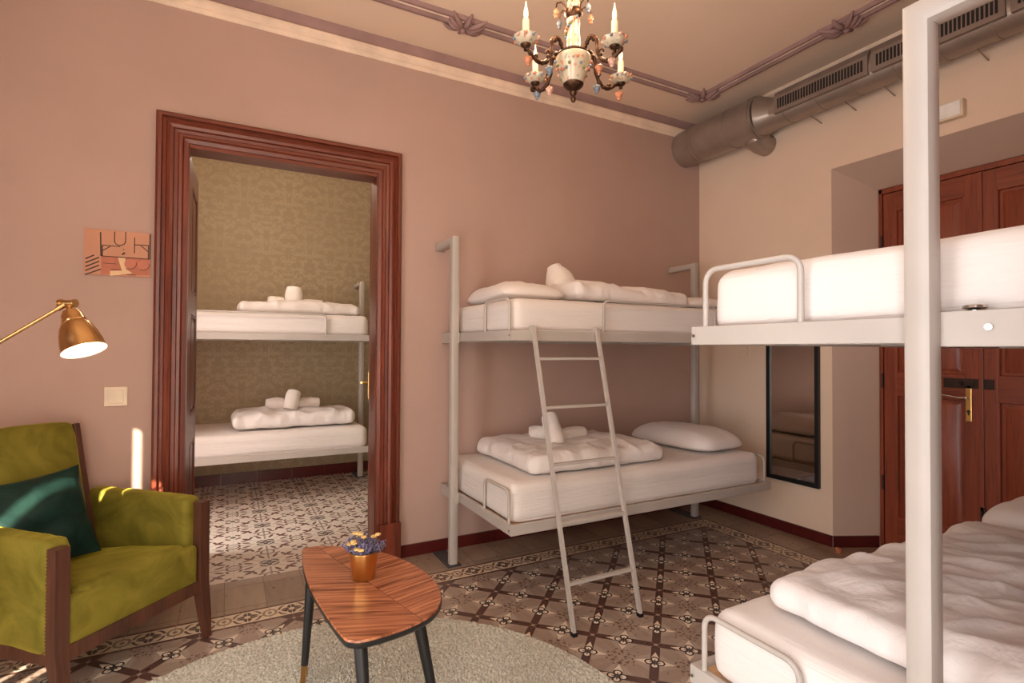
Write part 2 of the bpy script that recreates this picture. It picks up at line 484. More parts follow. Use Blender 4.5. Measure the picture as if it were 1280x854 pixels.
# ------------------------------------------------------------------ soft things
def soft_slab(mb, x0, x1, y0, y1, z0, z1, r=.05, nu=90, nv=50, puff=0, wr=None, low_round=.02):
    """closed rounded block, sampled by a spherified grid so it can carry wrinkles"""
    cx, cy, cz = (x0+x1)/2, (y0+y1)/2, (z0+z1)/2; hx, hy, hz = (x1-x0)/2, (y1-y0)/2, (z1-z0)/2
    bm = bmesh.new()
    xs = np.unique(np.r_[np.linspace(-hx, hx, nu), ]); ys = np.linspace(-hy, hy, nv); zs = np.linspace(-hz, hz, 12)
    idx = {}; V = []; F = []
    def vid(p):
        k = (round(p[0], 5), round(p[1], 5), round(p[2], 5))
        if k not in idx: idx[k] = len(V); V.append(p)
        return idx[k]
    def face(A, B, mk):
        for i in range(len(A)-1):
            for j in range(len(B)-1):
                F.append(tuple(vid(mk(a, b)) for a, b in ((A[i], B[j]), (A[i+1], B[j]), (A[i+1], B[j+1]), (A[i], B[j+1]))))
    for z in (-hz, hz): face(xs, ys, lambda a, b: (a, b, z))
    for y in (-hy, hy): face(xs, zs, lambda a, b: (a, y, b))
    for x in (-hx, hx): face(ys, zs, lambda a, b: (x, a, b))
    out = []
    rr = min(r, hx, hy)
    for (x, y, z) in V:
        rz = min(r if z > 0 else max(low_round, .005), hz*.999)
        qx = max(-hx+rr, min(hx-rr, x)); qy = max(-hy+rr, min(hy-rr, y)); qz = max(-hz+rz, min(hz-rz, z))
        d = Vector(((x-qx)/rr, (y-qy)/rr, (z-qz)/rz)); m = max(abs(d.x), abs(d.y), abs(d.z))
        if m > 1e-6 and d.length > 1e-6:
            d = d.normalized()*m; x, y, z = qx+d.x*rr, qy+d.y*rr, qz+d.z*rz
        if puff and z > 0:
            z += puff*max(0, 1-(x/hx)**2)**.5*max(0, 1-(y/hy)**2)**.5*(z/hz)
        if wr:
            dd = wr(x+cx, y+cy, z+cz, x/hx, y/hy, z/hz); x += dd[0]; y += dd[1]; z += dd[2]
        out.append((x+cx, y+cy, z+cz))
    bm.free(); mb.add(out, F); return mb

def mattress(name, x0, x1, y0, y1, z0, z1, label, group, front=-1, seed=0):
    """y0..y1 with the open long side at y0 if front=-1 else at y1"""
    def wr(x, y, z, u, v, w):
        k = 0; side = abs(v) > .9
        # long horizontal stretch folds on the long sides
        t = fz(x*.55+seed, z*9, v*2, 1.0, 3)
        o = .006*t*(1 if side else .15)*(1-abs(w)**4)
        e = .004*fz(x*3+seed, y*3, z*3)
        zz = (.006*fz(x*1.2+seed, y*1.4, 1) + (.004*abs(fz(x*7+seed, y*7, 3)) if w > .8 else 0))
        return (e*.6*(1 if abs(u) > .95 else 0), o*(1 if v > 0 else -1) + e*.3, zz*(1 if w > 0 else .2))
    o = thing('mattress', ((x0+x1)/2, (y0+y1)/2, z0), label, 'mattress', group)
    mb = MB(); soft_slab(mb, x0, x1, y0, y1, z0, z1, .055, 110, 50, 0, wr, .03)
    mb.build('fitted_sheet', 'sheet', o, angle=80)
    # rolled hem of the sheet, tucked under
    pts = fillet([(x0+.02, y0+.2, z0+.012), (x0+.02, y0+.012, z0+.012), (x1-.02, y0+.012, z0+.012), (x1-.02, y1-.012, z0+.012), (x0+.02, y1-.012, z0+.012), (x0+.02, y0+.2, z0+.012)], .05)
    MB().tube([p for p in pts], .008, 6).build('hem', 'sheet', o)
    return o

def pillow(cx, cy, z, L, W, H, rz, label, seed=0, tilt=(0, 0), group=None, sag=.25):
    o = bpy.data.objects.new('pillow', None)
    def shp(s):
        def fn(a, b):
            u = a*2-1; v = b*2-1
            # remap to concentrate at edges
            u = math.sin(u*PI/2); v = math.sin(v*PI/2)
            pu = 1 - .10*(1-abs(v)**2)*0; ex = 1-.07*(1-u*u)*abs(v)**3*0
            x = u*L/2*(1-.10*abs(v)**5-.02*(1-v*v)); y = v*W/2*(1-.10*abs(u)**5-.03*(1-u*u))
            t = (max(0, 1-abs(u)**3.0)**.42)*(max(0, 1-abs(v)**3.0)**.42)
            top = s > 0
            zz = t*H*(.72 if top else -.28) + H*.28
            n = fz(x*5+seed, y*5, s, 1, 3)*.012*t + .010*t*abs(fz(x*11+seed, y*4, s+2))
            crease = .010*fz(math.atan2(y, x)*2.4, seed, 1)*max(0, (max(abs(u), abs(v))-.5)*2)*t**.3
            return (x, y, zz + (n + crease)*(1 if top else .15))
        return fn
    mb = MB(); mb.grid(shp(1), 40, 32); mb.grid(shp(-1), 40, 32)
    R = Matrix.Rotation(rz, 4, 'Z') @ Matrix.Rotation(tilt[0], 4, 'X') @ Matrix.Rotation(tilt[1], 4, 'Y')
    b = mb.build('pillow', 'pillow', None, xf=lambda x, y, zz: (R @ Vector((x, y, zz))) + Vector((0, 0, 0)), angle=100)
    b.location = (cx, cy, z); tag(b, label, 'pillow', group); bpy.data.objects.remove(o)
    return b

def duvet(x0, x1, y0, y1, z, h, label, seed=0, amp=1.0, skew=0, layers=2, nu=110, nv=80, slope=(0, 0), rz=0, group=None, rum=None):
    """folded duvet: stacked soft layers with rumpled upper surface"""
    cx, cy = (x0+x1)/2, (y0+y1)/2
    mb = MB()
    hx, hy = (x1-x0)/2, (y1-y0)/2
    for k in range(layers):
        lh = h/layers; s = 1-.025*k
        def wr(x, y, zz, u, v, w, k=k):
            a = fz(x*2.2+seed+k, y*2.2, k, 1, 2)
            rid = 1-abs(fz(x*4.2+seed, y*4.2+x*1.5, k+5, 1, 2))*2.2
            edge = fz(x*6+seed, y*6, k*3, 1, 3)*.5
            top = max(0, w)
            dz = (.020*a + .018*max(0, rid)*amp + .004*fz(x*12+seed, y*12, 2))*(1 if top > 0 and k == layers-1 else .25)
            if rum and top > 0: dz += rum(x, y)
            pin = (abs(u)**6+abs(v)**6)
            return (.018*edge*amp*abs(u)**3 + .02*fz(y*4+seed, k, 1)*abs(u)**3*(1 if u > 0 else -1), .018*edge*amp*abs(v)**3 + .02*fz(x*3+seed, k, 9)*abs(v)**3, dz*(1-.35*min(1, pin)))
        soft_slab(mb, -hx*s, hx*s, -hy*s, hy*s, k*lh, (k+1)*lh+.006, min(lh*.62, .05), nu, nv, .018*(k == layers-1)+.004, wr, lh*.45)
    R = Matrix.Rotation(rz, 4, 'Z')
    def xf(x, y, zz):
        p = R @ Vector((x + skew*y, y, zz)); return (p.x, p.y, p.z + slope[0]*x + slope[1]*y)
    b = mb.build('duvet', 'duvet', None, xf=xf, angle=100); b.location = (cx, cy, z)
    tag(b, label, 'duvet', group); return b

def towel_roll(p0, p1, r, label, group, seed=0, spiral=True, sx=1.0, taper=0):
    """rolled towel from p0 to p1; separate thing with a spiral end"""
    p0 = Vector(p0); p1 = Vector(p1); d = (p1-p0); L = d.length; d.normalize()
    up = Vector((0, 0, 1)) if abs(d.z) < .9 else Vector((0, 1, 0))
    a = up.cross(d).normalized(); b = d.cross(a)
    mb = MB(); n = 28; m = 14
    def ring(t):
        e = (1-.10*abs(2*t-1)**4)*(1-taper*t**1.6)
        out = []
        for k in range(n):
            th = 2*PI*k/n
            q = r*e*(1+.07*fz(math.cos(th)*1.3+seed, math.sin(th)*1.3, t*2.2))
            q *= 1+.05*(th/(2*PI))            # lip of the outer turn
            out.append(p0 + d*(L*t) + a*(q*math.cos(th)*sx) + b*(q*math.sin(th)))
        return out
    vs = []
    for i in range(m+1): vs += ring(i/m)
    fs = [(i*n+k, i*n+(k+1) % n, (i+1)*n+(k+1) % n, (i+1)*n+k) for i in range(m) for k in range(n)]
    # spiral ends: concentric steps in and out
    for end, i0, sg in ((0, 0, -1), (1, m*n, 1)):
        prev = [i0+k for k in range(n)]; cen = p0 + d*(L*end)
        for j, (q, dz) in enumerate(((.86, .012), (.74, -.002), (.62, .012), (.50, -.002), (.38, .011), (.24, -.002), (.12, .008))):
            cur = []
            for k in range(n):
                th = 2*PI*k/n; qq = r*(1-taper*end)*(q + .06*(k/n))
                cur.append(len(vs)); vs.append(cen + d*(sg*dz) + a*(qq*math.cos(th)*sx) + b*(qq*math.sin(th)))
            fs += [(prev[k], prev[(k+1) % n], cur[(k+1) % n], cur[k]) for k in range(n)]; prev = cur
        fs.append(tuple(prev))
    mb.add(vs, fs); o = mb.build('rolled_towel', 'towel', None, angle=70)
    tag(o, label, 'towel', group); return o

# ------------------------------------------------------------------ ROOM SHELL
Hc = 3.345
XL = -5.4; YF = -3.15; XDL, XDR, ZD = -3.905, -2.868, 2.457
def simple(name, a, b, mat, bev=0):
    return struct(MB().box(a, b, bev).build(name, mat, None, smooth=False))
# floor
fl = MB(); fl.add([(XL-.1, -3.9, 0), (.5, -3.9, 0), (.5, .02, 0), (XL-.1, .02, 0), (XL-.1, -3.9, -.1), (.5, -3.9, -.1), (.5, .02, -.1), (XL-.1, .02, -.1)],
                  [(0, 1, 2, 3), (7, 6, 5, 4), (0, 4, 5, 1), (1, 5, 6, 2), (2, 6, 7, 3), (3, 7, 4, 0)])
struct(fl.build('floor', 'floor', None, smooth=False))
simple('floor_far_room', (-4.9, .02, -.1), (-1.9, 2.8, 0), 'far_floor')
# back wall with doorway
bw = MB(); T = .14
bw.box((XL-.1, 0, 0), (XDL, T, Hc+.1)); bw.box((XDR, 0, 0), (.5, T, Hc+.1)); bw.box((XDL, 0, ZD), (XDR, T, Hc+.1))
struct(bw.build('wall_back', 'mauve', None, smooth=False))
# far room side of that wall is hidden; far room shell
FY = 2.6
simple('wall_far_back', (-4.9, FY, 0), (-1.9, FY+.12, Hc+.1), 'damask')
simple('wall_far_right', (-2.12, T, 0), (-2.0, FY, Hc+.1), 'damask')
fw_ = MB(); XF = -4.72
fw_.box((XF-.12, T, 0), (XF, .16, Hc+.1)); fw_.box((XF-.12, 1.12, 0), (XF, FY, Hc+.1)); fw_.box((XF-.12, .16, 2.7), (XF, 1.12, Hc+.1))
struct(fw_.build('wall_far_left', 'damask', None, smooth=False))
simple('ceiling_far_room', (-4.9, T, Hc+.05), (-1.9, FY, Hc+.2), 'ceiling')
# right wall with splayed door recess
rw = MB()
rw.box((0, -1.18, 0), (.5, 0, Hc+.1)); rw.box((0, YF-.45, 0), (.5, -2.62, Hc+.1))
yz0, yz1, zt0, zt1 = -1.18, -2.62, 2.62, 2.48
dy0, dy1, DX = -1.325, -2.475, .30
rw.box((0, -2.62, 2.62), (.5, -1.18, Hc+.1))
struct(rw.build('wall_right', 'cream_wall', None, smooth=False))
rv = MB()
rv.add([(0, yz0, 0), (0, yz0, zt0), (DX, dy0, zt1), (DX, dy0, 0)], [(0, 1, 2, 3)])
rv.add([(0, yz1, 0), (0, yz1, zt0), (DX, dy1, zt1), (DX, dy1, 0)], [(0, 1, 2, 3)])
rv.add([(0, yz0, zt0), (0, yz1, zt0), (DX, dy1, zt1), (DX, dy0, zt1)], [(0, 1, 2, 3)])
rv.add([(DX, dy0, 0), (DX, dy0, zt1), (.5, dy0, zt1), (.5, dy0, 0)], [(0, 1, 2, 3)])
rv.add([(DX, dy1, 0), (DX, dy1, zt1), (.5, dy1, zt1), (.5, dy1, 0)], [(0, 1, 2, 3)])
rv.add([(DX, dy0, zt1), (DX, dy1, zt1), (.5, dy1, zt1), (.5, dy0, zt1)], [(0, 1, 2, 3)])
struct(rv.build('trim_1', 'reveal', None, smooth=False, merge=False))
# a rough strip of broken plaster beside the door frame
simple('wall_behind_door', (.38, -2.7, 0), (.5, -1.1, Hc), 'reveal')
# front wall with french window at the camera, left wall with shuttered window plus an open bay added for side light
OX0, OX1, OZ = -4.55, -2.78, 2.75
fr = MB(); fr.box((XL-.1, YF-.4, 0), (OX0, YF, Hc+.1)); fr.box((OX1, YF-.4, 0), (.5, YF, Hc+.1)); fr.box((OX0, YF-.4, OZ), (OX1, YF, Hc+.1)); fr.add([(OX1, YF, 0), (OX1, YF-.4, 0), (-3.28, YF-.4, 0), (-3.28, YF-.36, 0), (-3.02, YF-.22, 0), (OX1, YF, OZ), (OX1, YF-.4, OZ), (-3.28, YF-.4, OZ), (-3.28, YF-.36, OZ), (-3.02, YF-.22, OZ)], [(0, 1, 2, 3, 4), (9, 8, 7, 6, 5), (2, 3, 8, 7), (3, 4, 9, 8), (4, 0, 5, 9)])
struct(fr.build('wall_front', 'mauve', None, smooth=False))
lw = MB(); LY0, LY1, LZ = -2.18, -1.25, 2.45
lw.box((XL-.12, YF, 0), (XL, -3.05, Hc+.1)); lw.box((XL-.12, -3.05, LZ), (XL, -2.18, Hc+.1)); lw.box((XL-.12, -2.24, 0), (XL, -2.16, LZ)); lw.box((XL-.12, LY1, 0), (XL, 0, Hc+.1)); lw.box((XL-.12, LY0, LZ), (XL, LY1, Hc+.1))
struct(lw.build('wall_left', 'mauve', None, smooth=False))
# shutter leaves ajar, leaving two upright gaps for the sun
sh = MB()
sh.box((XL-.10, LY0, 0), (XL-.06, -2.045, LZ)); sh.box((XL-.10, -1.935, 0), (XL-.06, -1.868, LZ)); sh.box((XL-.10, -1.779, 0), (XL-.06, LY1, LZ))
sh.box((XL-.10, -2.045, 1.64), (XL-.06, -1.935, LZ)); sh.box((XL-.10, -1.868, 1.85), (XL-.06, -1.779, LZ)); sh.box((XL-.10, -2.045, 1.22), (XL-.06, -1.779, 1.28))
for k in range(18):
    sh.box((XL-.058, -1.72, .12+k*.125), (XL-.045, LY1-.06, .20+k*.125))
struct(sh.build('window_2', 'casing', None, smooth=False))
# french window frame round the opening the light comes through
fwm = MB()
for x in (OX0, -3.34): fwm.box((x, YF-.36, 0), (x+.06, YF-.28, OZ))
fwm.box((OX0, YF-.36, OZ-.07), (-3.28, YF-.28, OZ)); fwm.box((OX0, YF-.36, 0), (-3.28, YF-.28, .03))
struct(fwm.build('window_1', 'casing', None, smooth=False))
nb = MB().box((-12.85, -14, -6), (6, -12, 7.6)); nb.box((-12.85, -14.1, 7.6), (6.1, -11.9, 7.8))  # unseen block added to keep direct sun off the open windows
for i in range(9):
    for j in range(3): nb.box((-10.3+i*1.8, -12.0, -2.2+j*3.1), (-9.4+i*1.8, -11.94, -.2+j*3.1))
o = nb.build('sun_blocking_building', 'facade', None, smooth=False); tag(o, 'added unseen building across the street that blocks sun from the window behind the viewer', 'building')
# ceiling
simple('ceiling', (XL-.1, YF-.4, Hc), (.5, T, Hc+.12), 'ceiling')
# cornices
def cornice(name, prof, A, B, mat):
    """prof = list of (out, z); swept straight from A to B, out to the left of travel"""
    A = Vector(A); B = Vector(B); d = (B-A).normalized(); o = Vector((0, 0, 1)).cross(d)
    mb = MB(); n = len(prof)
    vs = [A + o*p + Vector((0, 0, z)) for p, z in prof] + [B + o*p + Vector((0, 0, z)) for p, z in prof]
    fs = [(i, (i+1) % n, n+(i+1) % n, n+i) for i in range(n)] + [tuple(range(n)), tuple(range(2*n-1, n-1, -1))]
    mb.add(vs, fs); return struct(mb.build(name, mat, None, angle=30))
wp = [(0, 3.20), (.008, 3.20), (.014, 3.212), (.014, 3.222), (.022, 3.228), (.022, 3.238), (.036, 3.252), (.036, 3.268), (.028, 3.276), (0, 3.276)]
cornice('trim_2', wp, (0, 0, 0), (XL, 0, 0), 'white_trim')
cornice('trim_3', [(0, 3.277), (.006, 3.277), (.012, 3.30), (.028, 3.328), (.03, Hc), (0, Hc)], (0, 0, 0), (XL, 0, 0), 'mauve_trim')
cornice('trim_4', [(0, 3.30), (.012, 3.30), (.018, 3.315), (.03, 3.325), (.035, Hc), (0, Hc)], (0, YF, 0), (0, 0, 0), 'white_trim')
cornice('trim_5', wp, (XL, 0, 0), (XL, YF, 0), 'white_trim')
# raised panel moulding on the ceiling with leaf ornaments
def ring_mould(name, off0, w, h, mat):
    x0, x1, y0, y1 = XL+.42, -.42, YF+.42, -.42
    def rect(o): return [(x0+o, y0+o), (x1-o, y0+o), (x1-o, y1-o), (x0+o, y1-o)]
    pr = [(off0, 0), (off0+w*.15, -h*.7), (off0+w*.4, -h), (off0+w*.65, -h), (off0+w*.85, -h*.6), (off0+w, 0)]
    mb = MB(); vs = []
    for o, z in pr: vs += [(x, y, Hc+z) for x, y in rect(o)]
    fs = []
    for i in range(len(pr)-1):
        for k in range(4): fs.append((i*4+k, i*4+(k+1) % 4, (i+1)*4+(k+1) % 4, (i+1)*4+k))
    mb.add(vs, fs); return struct(mb.build(name, mat, None, angle=25))
ring_mould('trim_6', -.055, .05, .018, 'mauve_trim')
ring_mould('trim_7', .0, .014, .012, 'white_trim')
ring_mould('trim_8', .016, .045, .018, 'mauve_trim')
def ornament(name, cx, cy, rz, s=1.0):
    mb = MB()
    for k in range(7):
        a = (k-3)*.42; L = .125*s*(1-.08*abs(k-3)); 
        pts = []
        for t in range(7):
            q = t/6; rr = .01+q*L; pts.append((math.sin(a+.5*q*(1 if k > 3 else -1 if k < 3 else 0))*rr, math.cos(a)*rr-.03, -(.012+.022*math.sin(q*PI))))
        mb.tube(pts, [.006, .013, .017, .018, .016, .012, .005], 8)
    for sgn in (-1, 1):
        pts = [(sgn*(.03+.10*q), -.03-.015*math.sin(q*PI), -.012-.012*math.sin(q*PI)) for q in [i/6 for i in range(7)]]
        mb.tube(pts, [.014, .017, .016, .014, .011, .008, .003], 8)
        sp = [(sgn*(.045+.022*math.cos(t)*(1-t/9)), -.055+.022*math.sin(t)*(1-t/9), -.018) for t in [i*.7 for i in range(9)]]
        mb.tube(sp, .008, 6)
    mb.ball((0, -.03, -.025), .022)
    mb.tube([(0, -.04, -.02), (0, -.075, -.02), (0, -.10, -.012)], [.014, .010, .004], 8)
    R = Matrix.Rotation(rz, 4, 'Z')
    return struct(mb.build(name, 'mauve_trim', None, xf=lambda x, y, z: (R @ Vector((x, y, z))) + Vector((cx, cy, Hc+.006)), angle=60))
ornament('trim_9', -.45, -.45, math.radians(135), 1.15)
ornament('trim_10', -2.44, -.40, math.radians(180), 1.1)
ornament('trim_11', -.40, -1.50, math.radians(90), 1.1)
# baseboards
def tilesbb(name, A, B, h=.077, t=.014):
    A = Vector(A); B = Vector(B); L = (B-A).length; d = (B-A)/L; o = Vector((0, 0, 1)).cross(d)
    mb = MB(); n = max(1, round(L/.33))
    for k in range(n):
        a = A + d*(L*k/n+.0012); b = A + d*(L*(k+1)/n-.0012)
        q = [a, b, b+o*t, a+o*t]; mb.prism([(p.x, p.y) for p in q], 0, h)
    return struct(mb.build(name, 'skirting', None, smooth=False))
tilesbb('baseboard_back', (0, 0, 0), (-2.70, 0, 0)); tilesbb('baseboard_back_left', (-4.07, 0, 0), (XL, 0, 0))
tilesbb('baseboard_right', (0, -1.18, 0), (0, 0, 0)); tilesbb('baseboard_recess', (.29, -1.32, 0), (0, -1.18, 0))
tilesbb('baseboard_far', (-2.12, FY, 0), (XF, FY, 0), .11)

# ------------------------------------------------------------------ doorway casing (door_1)
def casing():
    x0, x1, zt = -4.048, -2.716, 2.615; w = .148
    prof = [(0, .0), (0, .034), (.012, .046), (.026, .046), (.030, .030), (.046, .034), (.052, .044), (.066, .050), (.080, .044), (.084, .028), (.100, .026), (.106, .034), (.120, .034), (.128, .024), (w, .020), (w, 0)]
    root = bpy.data.objects.new('door_1', None); COL.objects.link(root); root.location = (-3.38, 0, 0); struct(root)
    n = len(prof)
    for side, nm in ((0, 'jamb_casing'), (1, 'jamb_casing')):
        s = 1 if side == 0 else -1; xe = x0 if side == 0 else x1
        mb = MB(); vs = []
        for p, o in prof: vs.append((xe+s*p, -o, .24))
        for p, o in prof: vs.append((xe+s*p, -o, zt-p))
        mb.add(vs, [(i, (i+1) % n, n+(i+1) % n, n+i) for i in range(n)]); mb.build(nm, 'casing', root, angle=25)
        MB().box((xe-s*.006, 0, 0), (xe+s*(w*.86), -.056, .245), .003).box((xe+s*(w*.86), 0, 0), (xe+s*w, -.026, .245)).build('plinth_block', 'casing', root, smooth=False)
    mb = MB(); vs = []
    for p, o in prof: vs.append((x0+p, -o, zt-p))
    for p, o in prof: vs.append((x1-p, -o, zt-p))
    mb.add(vs, [(i, (i+1) % n, n+(i+1) % n, n+i) for i in range(n)]); mb.build('head_casing', 'casing_h', root, angle=25)
    # lining of the wall thickness
    MB().box((XDL-.01, -.01, 0), (XDL+.012, T, ZD)).build('lining', 'casing', root, smooth=False)
    MB().box((XDR+.01, -.01, 0), (XDR-.004, T, ZD)).build('lining', 'casing', root, smooth=False)
    MB().box((XDL, -.01, ZD+.01), (XDR, T, ZD-.01)).build('lining', 'casing_h', root, smooth=False)
casing()
def leaf(name, n, hinge, ang, w, h, panels, mat='door_wood', t=.035):
    root = bpy.data.objects.new(name, None); COL.objects.link(root); struct(root)
    root.location = hinge; root.rotation_euler = (0, 0, ang)
    st = .085
    def loc(mb, nm, m, sm=False):
        o = mb.build(nm, m, None, smooth=sm); o.parent = root; return o
    mb = MB()
    mb.box((0, 0, .01), (st, t, h), .002); mb.box((w-st, 0, .01), (w, t, h), .002)
    loc(mb, 'stile', mat)
    mb = MB(); zs = [.01] + [z for p in panels for z in p] + [h]
    for k in range(0, len(zs), 2): mb.box((st, .001, zs[k]), (w-st, t-.001, zs[k+1]), .001)
    loc(mb, 'rail', 'door_wood_h' if mat == 'door_wood' else 'casing_h')
    for a, b in panels:
        mb = MB(); mb.box((st, t*.35, a), (w-st, t*.65, b))
        for sg in (0, 1):
            y0 = 0.35*t if sg == 0 else .65*t; y1 = .12*t if sg == 0 else .88*t
            i = .045
            o = [(st+.012, a+.012), (w-st-.012, a+.012), (w-st-.012, b-.012), (st+.012, b-.012)]
            q = [(st+i, a+i), (w-st-i, a+i), (w-st-i, b-i), (st+i, b-i)]
            vs = [(x, y0, z) for x, z in o] + [(x, y1, z) for x, z in q]
            mb.add(vs, [(k, (k+1) % 4, 4+(k+1) % 4, 4+k) for k in range(4)] + [(4, 5, 6, 7)])
            # bead moulding
            for (xa, za), (xb, zb) in zip(o, o[1:]+o[:1]):
                mb.tube([(xa, y0*.4+ (0 if sg == 0 else t*.6), za), (xb, y0*.4+(0 if sg == 0 else t*.6), zb)], .007, 6)
        loc(mb, 'panel', mat)
    return root
# far doors folded back into the next room
leaf('door_2', 0, (XDL+.012, T+.005, 0), math.radians(88.5), .50, 2.43, [(.18, .78), (.95, 1.55), (1.68, 2.30)], 'casing')
rl = leaf('door_3', 0, (XDR+.03, T+.005, 0), math.radians(77), .50, 2.43, [(.18, .78), (.95, 1.55), (1.68, 2.30)], 'casing')
def lever(mb, x, z, sx=1, fy=-1, L=.11):
    pass
hp = MB().box((.435, .036, .98), (.465, .042, 1.18), .002).build('handle_plate', 'brass_plate', None, smooth=False); hp.parent = rl
hd = MB().tube([(.45, .04, 1.10), (.45, .085, 1.10)], .008, 8).tube(fillet([(.45, .085, 1.10), (.42, .088, 1.10), (.36, .088, 1.106)], .008), [.009]*9, 8).build('handle', 'brass_plate', None); hd.parent = hp

# entrance door in the right wall
def entrance():
    root = bpy.data.objects.new('door_4', None); COL.objects.link(root); struct(root); root.location = (DX, -1.9, 0)
    X = DX+.012
    mb = MB()
    mb.box((X-.006, dy0, 0), (X+.06, dy0-.022, 2.478), .002); mb.box((X-.006, dy1, 0), (X+.06, dy1+.03, 2.478), .002); mb.box((X-.006, dy0, 2.478), (X+.06, dy1, 2.445), .002)
    mb.build('frame', 'door_wood', root, smooth=False)
    def lf(ya, yb, panels):        # ya > yb
        st = .075
        b = MB(); b.box((X, ya, .01), (X+.04, ya-st, 2.44), .002).box((X, yb+st, .01), (X+.04, yb, 2.44), .002).build('stile', 'door_wood', root, smooth=False)
        zs = [.01]+[z for p in panels for z in p]+[2.44]; b = MB()
        for k in range(0, len(zs), 2): b.box((X+.001, ya-st, zs[k]), (X+.039, yb+st, zs[k+1]), .001)
        b.build('rail', 'door_wood_h', root, smooth=False)
        for a, c in panels:
            b = MB(); b.box((X+.016, ya-st, a), (X+.03, yb+st, c))
            o = [(ya-st-.004, a+.004), (yb+st+.004, a+.004), (yb+st+.004, c-.004), (ya-st-.004, c-.004)]
            i = .05; q = [(ya-st-i, a+i), (yb+st+i, a+i), (yb+st+i, c-i), (ya-st-i, c-i)]; i = .028
            p2 = [(ya-st-i, a+i), (yb+st+i, a+i), (yb+st+i, c-i), (ya-st-i, c-i)]
            vs = [(X+.016, y, z) for y, z in p2] + [(X+.005, y, z) for y, z in q]
            b.add(vs, [(k, (k+1) % 4, 4+(k+1) % 4, 4+k) for k in range(4)] + [(4, 5, 6, 7)])
            for (y0, z0), (y1, z1) in zip(o, o[1:]+o[:1]): b.tube([(X+.008, y0, z0), (X+.008, y1, z1)], .009, 6)
            b.build('panel', 'door_wood', root, angle=30)
    lf(-1.352, -1.888, [(.22, 1.06), (1.20, 2.32)])
    lf(-1.894, -2.44, [(.22, 1.06), (1.20, 2.32)])
    MB().box((X-.012, -1.882, .02), (X, -1.905, 2.44), .003).build('astragal', 'door_wood', root, smooth=False)
    # iron rim bolt across both leaves
    MB().box((X-.006, -1.70, 1.125), (X, -1.955, 1.185), .002).box((X-.014, -1.72, 1.14), (X-.006, -1.86, 1.17), .002).ball((X-.02, -1.80, 1.155), .011).build('bolt_plate', 'iron', root, smooth=False)
    MB().box((X-.012, -1.885, .30), (X-.002, -1.91, .42), .002).tube([(X-.02, -1.897, .33), (X-.02, -1.897, .40)], .006, 8).build('floor_bolt', 'iron', root)
    hp = MB().box((X-.006, -1.815, .925), (X, -1.845, 1.145), .003).build('handle_plate', 'brass_plate', root, smooth=False)
    MB().tube([(X-.004, -1.83, 1.07), (X-.05, -1.83, 1.07)], .009, 10).tube(fillet([(X-.05, -1.835, 1.07), (X-.052, -1.80, 1.068), (X-.052, -1.745, 1.076), (X-.05, -1.695, 1.082)], .01), .0085, 10).build('handle', 'steel', hp)
    MB().tube([(X-.008, -1.83, .985), (X-.002, -1.83, .985)], .009, 12).box((X-.0075, -1.826, .962), (X-.002, -1.834, .985)).build('keyhole', 'iron', hp)
    for z in (.45, 1.15, 2.1): MB().tube([(X-.012, -1.347, z-.05), (X-.012, -1.347, z+.05)], .007, 8).build('hinge', 'iron', root)
entrance()

